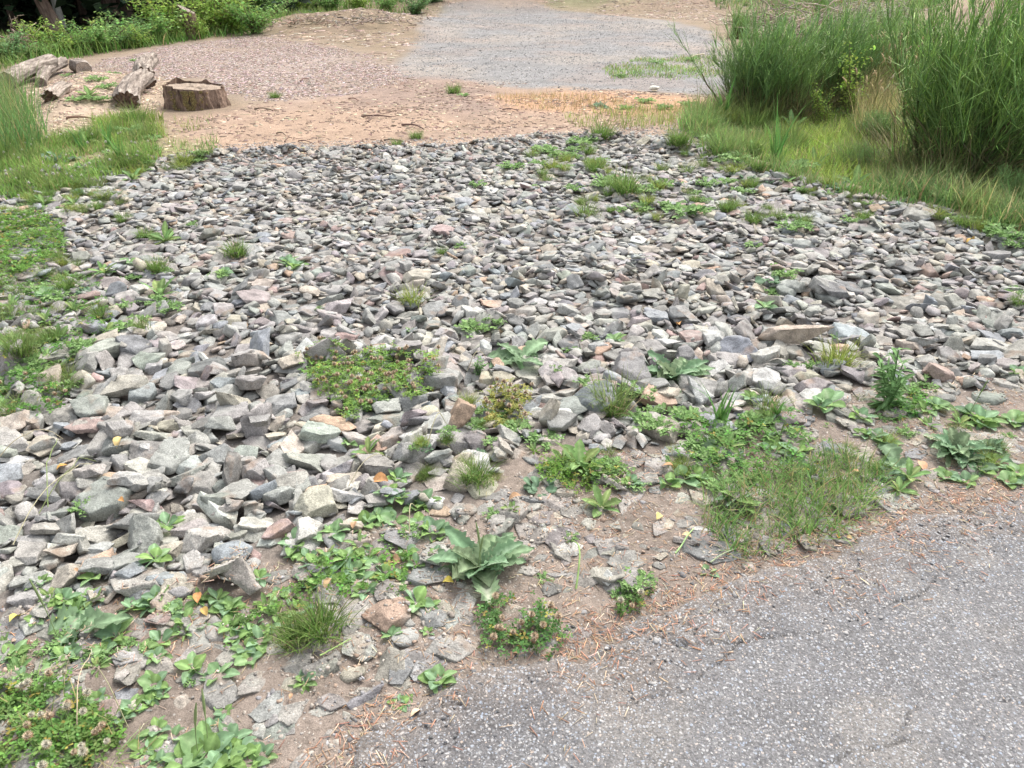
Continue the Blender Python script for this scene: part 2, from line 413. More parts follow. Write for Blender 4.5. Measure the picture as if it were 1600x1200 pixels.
# ------------------------------------------------------------------ ground sheet
def build_ground():
    ys = [-4.0]
    while ys[-1] < 260:
        y = ys[-1]; ys.append(y + max(0.02, .0075 * (abs(y) + .6)))
    ys = np.array(ys); nx = 420
    u = np.linspace(-1, 1, nx); u = .55 * u + .45 * u ** 3
    X = u[None] * (1.9 * (np.abs(ys[:, None]) + 3.2)); Y = np.repeat(ys[:, None], nx, 1)
    Z = gz(X, Y)
    soil = np.array([.215, .175, .145]); tan = np.array([.31, .22, .158]); chip = np.array([.30, .24, .205]); pad = np.array([.205, .198, .192])
    saw = np.array([.38, .295, .22]); org = np.array([.23, .165, .12]); grn = np.array([.17, .175, .08]); rb = np.array([.17, .155, .14])
    wf = sstep(8, 12, Y); wx = X + (.35 + .35 * wf) * (vnoise(X, Y, 1.3, 41, 4) - .5); wy = Y + (.5 + .5 * wf) * (vnoise(X, Y, 1.1, 42, 4) - .5)
    C = np.tile(org * .8 + grn * .2, (len(ys), nx, 1))
    mnear = 1 - sstep(4.5, 8, Y); C = C * (1 - mnear[..., None]) + soil * mnear[..., None]
    far = sstep(33, 38, Y) + sstep(0.5, 3, X - np.interp(Y, [8, 12, 18, 30, 60], [9.0, 6.4, 8.0, 12.5, 22])) * sstep(9, 12, Y)
    far = np.clip(far, 0, 1)
    def lay(C, poly, col, w, amt=1.0):
        m = sstep(-w, w, polydist(wx, wy, poly))[..., None] * amt
        return C * (1 - m) + col * m
    C = lay(C, DIRT, tan, .35)
    # reddish and dark streaks in the dirt
    d = sstep(-.2, .3, polydist(wx, wy, DIRT)) * sstep(.52, .72, vnoise(X * .5, Y * 1.2, 1.2, 51, 4))
    C = C * (1 - .6 * d[..., None]) + np.array([.27, .20, .155]) * .6 * d[..., None]
    C = lay(C, PAD, pad, .22); C = lay(C, CHIPS, chip, .9)
    mud = WP([(540, 165), (560, 125), (600, 112), (700, 122), (800, 140), (790, 165), (740, 185), (640, 160)])
    mp_ = (sstep(-.3, .5, polydist(wx, wy, PAD)) * sstep(.42, .66, vnoise(X, Y * .6, .7, 121, 5)))[..., None]; C = C * (1 - .5 * mp_) + np.array([.30, .255, .21]) * .5 * mp_
    mq_ = (sstep(-.3, .5, polydist(wx, wy, CHIPS)) * sstep(.45, .65, vnoise(X, Y * .6, .8, 131, 5)))[..., None]; C = C * (1 - .6 * mq_) + np.array([.25, .19, .145]) * .6 * mq_
    C = lay(C, mud, np.array([.21, .155, .13]), .6, .7)
    patch = sstep(.5, .7, vnoise(X, Y, .9, 111, 4))[..., None] * sstep(8.5, 10, Y)[..., None]; C = C * (1 - .3 * patch) + np.array([.26, .19, .15]) * .3 * patch; C = lay(C, SAW, saw, .2, .85)
    strip = WP([(770, 150), (800, 142), (1000, 146), (1110, 152), (1100, 172), (950, 178), (800, 168)])
    C = lay(C, strip, np.array([.40, .24, .14]), .25, .8)
    C = lay(C, GRL, grn * 1.1, .25, .85); C = lay(C, GRR, grn, .25, .8)
    C = lay(C, APRON, rb, .12, .75)
    bk = (vnoise(X, Y, .5, 64, 4)[..., None]); C = C * (1 - far[..., None]) + far[..., None] * (np.array([.15, .11, .085]) * (1 - bk) + np.array([.33, .24, .17]) * bk)
    gv = sstep(.44, .60, vnoise(X, Y, .35, 61, 4))[..., None] * far[..., None]
    C = C * (1 - gv * .7) + np.array([.10, .15, .05]) * gv * .7
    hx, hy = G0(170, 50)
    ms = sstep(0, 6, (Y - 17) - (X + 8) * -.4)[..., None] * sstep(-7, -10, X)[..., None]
    C = C * (1 - ms) + np.array([.04, .04, .024]) * ms  # near-black under the trees: woodland shade put into the ground colour
    dirtv = vnoise(X, Y, 2.2, 71, 4)[..., None]
    C = C * (.86 + .28 * dirtv)
    ny = len(ys); idx = np.arange(ny * nx).reshape(ny, nx)
    F = np.stack([idx[:-1, :-1], idx[:-1, 1:], idx[1:, 1:], idx[1:, :-1]], -1).reshape(-1, 4)
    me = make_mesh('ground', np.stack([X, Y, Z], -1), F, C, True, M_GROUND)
    o = link('ground', me); structure(o)
build_ground()

# ------------------------------------------------------------------ asphalt
CRACKS = [[(1250, 890), (1290, 940), (1330, 965), (1340, 1010)], [(700, 1180), (830, 1150), (900, 1120)], [(1420, 1160), (1330, 1180), (1240, 1230)], [(560, 1140), (700, 1105), (830, 1085), (870, 1065), (960, 1050), (1020, 1040)], [(800, 1105), (860, 1112), (960, 1115), (1010, 1090), (1080, 1075), (1150, 1010)],
          [(980, 975), (1060, 1008), (1130, 1010), (1180, 1000), (1260, 990), (1330, 965), (1430, 940), (1470, 900)], [(1465, 965), (1495, 1010), (1465, 1070), (1430, 1100), (1400, 1160)],
          [(1190, 1290), (1120, 1230), (1010, 1190), (960, 1195)], [(1560, 1090), (1640, 1110)]]
def build_asphalt():
    # near, fine part
    x0, x1, y0, y1 = -1.4, 3.6, .35, 3.9
    st = .0085
    xs = np.arange(x0, x1, st); ys = np.arange(y0, y1, st); X, Y = np.meshgrid(xs, ys)
    e = polydist(X, Y, ASPH) + .19 * (vnoise(X, Y, 4, 81, 5) - .5) + .05 * (vnoise(X, Y, 26, 82, 3) - .5)
    Z = .006 * (vnoise(X, Y, 2, 83, 3) - .5)
    rough = 1 - sstep(.03, .42, e)
    Z = Z + rough * .017 * (vnoise(X, Y, 30, 84, 4) - .5) + .0035 * (vnoise(X, Y, 95, 85, 2) - .5)
    Z = Z + rough * .02 * (vnoise(X, Y, 7, 94, 3) - .5)
    Z = Z - .06 * (1 - sstep(-.03, .05, e)) + .004
    ck = np.full(X.shape, 9.)
    for c in CRACKS:
        w = WP(c)
        for a, b in zip(w[:-1], w[1:]):
            wx = X + .05 * (vnoise(X, Y, 9, 86, 3) - .5); wy = Y + .05 * (vnoise(X, Y, 9, 87, 3) - .5)
            ex, ey = b[0] - a[0], b[1] - a[1]; t = np.clip(((wx - a[0]) * ex + (wy - a[1]) * ey) / (ex * ex + ey * ey), 0, 1)
            ck = np.minimum(ck, np.hypot(wx - a[0] - t * ex, wy - a[1] - t * ey))
    ckw = .0012 + .0032 * vnoise(X, Y, 6, 88, 2)
    cm = 1 - sstep(ckw * .3, ckw * 1.5, ck); cm *= sstep(.28, .55, vnoise(X, Y, 4.1, 89, 2))
    Z = Z - .008 * cm
    base = np.array([.138, .134, .134]); dk = np.array([.095, .09, .092])
    b = sstep(.3, .8, rough * (.5 + vnoise(X, Y, 6, 90, 3)))[..., None]
    C = base * (1 - b * .55) + dk * b * .55
    br = sstep(.56, .72, vnoise(X, Y, 3.3, 91, 4))[..., None]
    C = C * (1 - .35 * br) + np.array([.21, .19, .165]) * .35 * br
    so = ((1 - sstep(.0, .30, e + .25 * (vnoise(X, Y, 6, 92, 4) - .5))) * .5)[..., None]; C = C * (1 - so) + np.array([.20, .165, .135]) * so
    C = C * (1 - .45 * cm[..., None])
    idx = np.arange(X.size).reshape(X.shape)
    F = np.stack([idx[:-1, :-1], idx[:-1, 1:], idx[1:, 1:], idx[1:, :-1]], -1)
    keep = (e[:-1, :-1] > -.05) | (e[1:, 1:] > -.05)
    F = F[keep]
    used = np.unique(F); mp = -np.ones(X.size, int); mp[used] = np.arange(len(used))
    V = np.stack([X, Y, Z], -1).reshape(-1, 3)[used]; C = C.reshape(-1, 3)[used]
    me = make_mesh('road', V, mp[F], C, False, M_ASPH)
    structure(link('road', me))
    # the rest of the road, coarser, out of frame to the right and behind
    xs = np.arange(3.6, 30, .12); ys = np.arange(-4, 3.9, .12); 
    acc = Acc()
    for (xa, xb, ya, yb) in ((3.592, 26, -4, 5.5), (-12, 3.592, -4, .354)):
        xs = np.linspace(xa, xb, 160); ys = np.linspace(ya, yb, 80); X, Y = np.meshgrid(xs, ys)
        e = polydist(X, Y, ASPH); k = e > -.02
        idx = np.arange(X.size).reshape(X.shape); F = np.stack([idx[:-1, :-1], idx[:-1, 1:], idx[1:, 1:], idx[1:, :-1]], -1)
        F = F[k[:-1, :-1] & k[1:, 1:]]
        if len(F): acc.add(np.stack([X, Y, np.full(X.shape, .0035)], -1), F, np.array([.15, .146, .15]))
    structure(link('road', acc.mesh('road', M_ASPH)))
build_asphalt()

# ------------------------------------------------------------------ rocks
NV = 34
class Variant: pass
def make_variant(i):
    r = np.random.default_rng(100 + i); v = Variant()
    nrm = []; tries = 0
    npl = r.integers(8, 13)
    base = [np.array(a, float) for a in ((0, 0, 1), (0, 0, -1))]      # roughly parallel top and bottom
    for b in base:
        q = b + r.normal(0, .17, 3); nrm.append(q / np.linalg.norm(q))
    nside = r.integers(3, 6); a0 = r.uniform(0, 6.28)
    for s in range(nside):
        a = a0 + s * 2 * np.pi / nside + r.normal(0, .22); q = np.array([math.cos(a), math.sin(a), r.normal(0, .32)]); nrm.append(q / np.linalg.norm(q))
    while len(nrm) < npl and tries < 400:
        tries += 1
        q = r.normal(0, 1, 3); q /= np.linalg.norm(q)
        if max(float(q @ m) for m in nrm) < .82: nrm.append(q)
    n = np.array(nrm); d = r.uniform(.62, .86, len(n)); d[:2] = r.uniform(.6, .75, 2); d[2 + nside:] = r.uniform(.82, .98, len(n) - 2 - nside)
    v.n, v.d = n, d
    v.asp = np.array([1.0, r.uniform(.60, .92), r.uniform(.24, .54)])
    v.mesh = {}
    off = r.uniform(-50, 50, 3)
    pts = []
    for a, b2, c in itertools.combinations(range(len(n)), 3):
        A = n[[a, b2, c]]
        if abs(np.linalg.det(A)) < .02: continue
        p = np.linalg.solve(A, d[[a, b2, c]])
        if (n @ p <= d + 1e-6).all() and np.linalg.norm(p) < 2.2: pts.append(p)
    for k in (1, 2, 3, 4):
        bm = bmesh.new()
        for p in pts: bm.verts.new(p * v.asp)
        h = bmesh.ops.convex_hull(bm, input=bm.verts)
        for q in [x for x in bm.verts if not x.link_faces]: bm.verts.remove(q)
        bmesh.ops.remove_doubles(bm, verts=bm.verts, dist=.03)
        bmesh.ops.dissolve_limit(bm, angle_limit=.06, verts=bm.verts, edges=bm.edges)
        if k >= 3: bmesh.ops.bevel(bm, geom=list(bm.edges), offset=.016 if k == 4 else .014, segments=1, profile=.5, affect='EDGES', clamp_overlap=True)
        bmesh.ops.triangulate(bm, faces=bm.faces)
        lim = {1: 9, 2: .75, 3: .34, 4: .13}[k]
        for it in range(6):
            e = [x for x in bm.edges if x.calc_length() > lim]
            if not e: break
            bmesh.ops.subdivide_edges(bm, edges=e, cuts=1); bmesh.ops.triangulate(bm, faces=bm.faces)
        bmesh.ops.recalc_face_normals(bm, faces=bm.faces); bm.normal_update()
        if k >= 2:
            mv = []
            for q in bm.verts:
                p = q.co
                a = .045 * mnoise.fractal(p * 2.0 + Vector(off), .8, 2.2, 4)
                if k >= 3: a += .022 * mnoise.noise(p * 8 + Vector(off))
                if k == 4: a += .010 * mnoise.noise(p * 22 + Vector(off))
                mv.append(q.normal * a)
            for q, m_ in zip(bm.verts, mv): q.co += m_
        bm.verts.index_update()
        v.mesh[k] = (np.array([q.co[:] for q in bm.verts]), np.array([[w.index for w in f.verts] for f in bm.faces])); bm.free()
    ext = v.mesh[3][0]; v.L = (ext[:, 0].max() - ext[:, 0].min()); 
    for k in v.mesh: v.mesh[k] = (v.mesh[k][0] / v.L, v.mesh[k][1])       # unit length along x
    # planes after aspect scaling
    nn = n / v.asp; ln = np.linalg.norm(nn, axis=1); v.pn = nn / ln[:, None]; v.pd = d / ln / v.L
    return v
VAR = [make_variant(i) for i in range(NV)]
# rounder pebble-like stones
SLAB = [i for i in range(NV) if VAR[i].asp[2] < .37]; CHUNK = [i for i in range(NV) if VAR[i].asp[2] >= .37]

CELL = .0125; HX0, HX1, HY0, HY1 = -8.6, 7.6, .9, 9.9
hx = np.arange(HX0, HX1, CELL); hy = np.arange(HY0, HY1, CELL); HXG, HYG = np.meshgrid(hx, hy)
HM = gz(HXG, HYG); OWN = -np.ones(HM.shape, np.int32)
HG0 = HM.copy()
def hm_at(x, y):
    i = int((y - HY0) / CELL); j = int((x - HX0) / CELL)
    if 0 <= i < HM.shape[0] and 0 <= j < HM.shape[1]: return float(HM[i, j])
    return float(gz(x, y))
ROCKS = []     # dicts
def drop(x, y, L, var, yaw, tilt, tdir, cands=3, embed=.05, pen=88, spread=.45, own=True, extra=None, zs=1.0, ys=1.0):
    v = VAR[var]; best = None
    for c in range(cands):
        cx = x + (rng.uniform(-spread, spread) * L if c else 0); cy = y + (rng.uniform(-spread, spread) * L if c else 0)
        rad = L * .62; w = int(rad / CELL) + 1
        i0 = int((cy - HY0) / CELL); j0 = int((cx - HX0) / CELL)
        if i0 - w < 0 or j0 - w < 0 or i0 + w >= HM.shape[0] or j0 + w >= HM.shape[1]: continue
        sub = HM[i0 - w:i0 + w + 1, j0 - w:j0 + w + 1]
        # local slope
        q = max(1, w // 2)
        gxs = (sub[:, w + q].mean() - sub[:, w - q].mean()) / (2 * q * CELL); gys = (sub[w + q].mean() - sub[w - q].mean()) / (2 * q * CELL)
        gxs, gys = np.clip([gxs, gys], -.5, .5)
        nv = Vector((-gxs, -gys, 1)).normalized()
        ax = Vector((math.cos(tdir), math.sin(tdir), 0))
        Rm = np.array(nv.to_track_quat('Z', 'Y').to_matrix() @ Matrix.Rotation(0, 3, 'Z'))
        al = Vector((0, 0, 1)).rotation_difference(nv).to_matrix()
        Rm = np.array(al @ Matrix.Rotation(tilt, 3, ax) @ Matrix.Rotation(yaw, 3, 'Z'))
        sc = np.array([L, L * ys, L * zs])
        pn = v.pn / sc; ln = np.linalg.norm(pn, axis=1); pn = pn / ln[:, None]; pd = v.pd / ln
        pn = pn @ Rm.T
        gx = (np.arange(-w, w + 1) * CELL)[None, :]; gy = (np.arange(-w, w + 1) * CELL)[:, None]
        top = np.full(sub.shape, 9.); bot = np.full(sub.shape, -9.); ins = np.ones(sub.shape, bool)
        for (a, b, cc), dd in zip(pn, pd):
            val = dd - a * gx - b * gy
            if cc > .03: top = np.minimum(top, val / cc)
            elif cc < -.03: bot = np.maximum(bot, val / cc)
            else: ins &= val > 0
        ins &= top > bot
        if ins.sum() < 4: continue
        z = np.percentile((sub - bot)[ins], pen) - embed * L
        sc_ = z + .0 * L
        if best is None or sc_ < best[0]: best = (sc_, z, cx, cy, i0, j0, w, top, ins, Rm)
    if best is None: return None
    _, z, cx, cy, i0, j0, w, top, ins, Rm = best
    sub = HM[i0 - w:i0 + w + 1, j0 - w:j0 + w + 1]; so = OWN[i0 - w:i0 + w + 1, j0 - w:j0 + w + 1]
    nt_ = np.where(ins, top + z, -9); up = nt_ > sub
    rid = len(ROCKS)
    sub[up] = nt_[up]; so[up] = rid
    gxc = HX0 + j0 * CELL; gyc = HY0 + i0 * CELL
    ROCKS.append(dict(v=var, L=L, R=Rm, p=(gxc, gyc, z), zs=zs, ys=ys, **(extra or {})))
    return rid

PAL = [((.31, .295, .275), 30), ((.36, .34, .305), 22), ((.25, .245, .235), 12), ((.27, .28, .295), 8), ((.29, .295, .27), 8), ((.31, .275, .27), 8),
       ((.40, .355, .29), 12), ((.34, .25, .225), 2.5), ((.20, .198, .198), 2.5), ((.44, .31, .225), 1.6), ((.42, .41, .385), 9)]
PN = ['mid grey', 'pale brownish grey', 'dark grey', 'blue-grey', 'greenish grey', 'purplish grey', 'tan', 'reddish brown', 'near-black', 'orange tan', 'light grey']
pw = np.array([p[1] for p in PAL], float); pw /= pw.sum()
def _pal(c): g = sum(c) / 3; return tuple((g + (q - g) * .9) * .85 * w for q, w in zip(c, (.992, 1.0, .98)))
PAL = [(_pal(c), w) for c, w in PAL]
def rcol(i=None):
    if i is None: i = int(rng.choice(len(PAL), p=pw))
    c = np.array(PAL[i][0]) * math.exp(rng.normal(0, .10)) * (1 + rng.normal(0, .02, 3)); return i, tuple(c)

# 1. small stones filling the bed
pts = sample_poly(APRON, 13500)
ap_d = polydist(pts[:, 0], pts[:, 1], APRON)
for (x, y), ad in zip(pts, ap_d):
    if not (HX0 + .2 < x < HX1 - .2 and HY0 + .2 < y < HY1 - .2): continue
    u, v_, f = P(x, y)
    if u < -150 or u > 1750: continue
    L = rng.uniform(.04, .09); ci, c = rcol()
    drop(x, y, L, int(rng.choice(SLAB)), rng.uniform(0, 6.28), rng.normal(0, .3), rng.uniform(0, 6.28), 1, extra=dict(ci=ci, c=c, small=True))
# 2. main layer
area = polyarea(APRON)
nmain = int(area * 165)
pts = sample_poly(APRON, nmain); ap_d = polydist(pts[:, 0], pts[:, 1], APRON)
order = rng.permutation(len(pts))
WEEDY = WP([(-200, 300), (120, 262), (200, 300), (150, 400), (180, 480), (120, 560), (60, 620), (-200, 640)])
wd = polydist(pts[:, 0], pts[:, 1], WEEDY)
for k in order:
    x, y = pts[k]; ad = ap_d[k]
    if not (HX0 + .2 < x < HX1 - .2 and HY0 + .2 < y < HY1 - .2): continue
    u, v_, f = P(x, y)
    if u < -140 or u > 1740: continue
    if ad < .12 and rng.random() < .35: continue
    if wd[k] > 0 and rng.random() < .45: continue
    L = float(np.clip(rng.lognormal(math.log(.092), .30), .045, .19))
    L *= 1.0 + .26 * max(0., min(1., (4.6 - y) / 1.5))
    ci, c = rcol()
    big = rng.random() < (.26 if y < 5 else .16)
    tilt = rng.normal(0, (.6 if y < 4.5 else .4) if big else (.2 if y < 4.5 else .13))
    if y > 4.5: L *= 1.08
    var = int(rng.choice(SLAB)) if (rng.random() < (.85 if y > 4.5 else .66 if x > 1 else .5)) else int(rng.choice(CHUNK))
    drop(x, y, L, var, rng.uniform(0, 6.28), tilt, rng.uniform(0, 6.28), 4, pen=72, embed=.1, extra=dict(ci=ci, c=c), zs=1.0 if y < 4.5 else .8)
# 3. scattered stones in the soil outside the edge of the bed
SOIL = WP([(-200, 960), (150, 935), (400, 880), (520, 850), (640, 790), (740, 800), (850, 700), (1100, 700), (1240, 645), (1380, 600), (1640, 590),
           (1700, 720), (1530, 770), (1340, 830), (1100, 905), (930, 995), (760, 1040), (640, 1100), (540, 1190), (420, 1290), (-200, 1400)])
for (x, y) in sample_poly(SOIL, 950):
    u, v_, f = P(x, y)
    ad = -float(polydist(x, y, APRON)); L = float(np.clip(rng.lognormal(math.log(.028), .6), .012, .10))
    if ad < .6 and rng.random() < .46: L = rng.uniform(.06, .14)
    if ad > .8: L = min(L, .035)
    ci, c = rcol(); c = tuple(np.array(c) * .66 + np.array([.052, .044, .036]))
    drop(x, y, L, int(rng.choice(SLAB)), rng.uniform(0, 6.28), rng.normal(0, .14), rng.uniform(0, 6.28), 1, embed=.12, pen=50, extra=dict(ci=ci, c=c, small=L < .045))

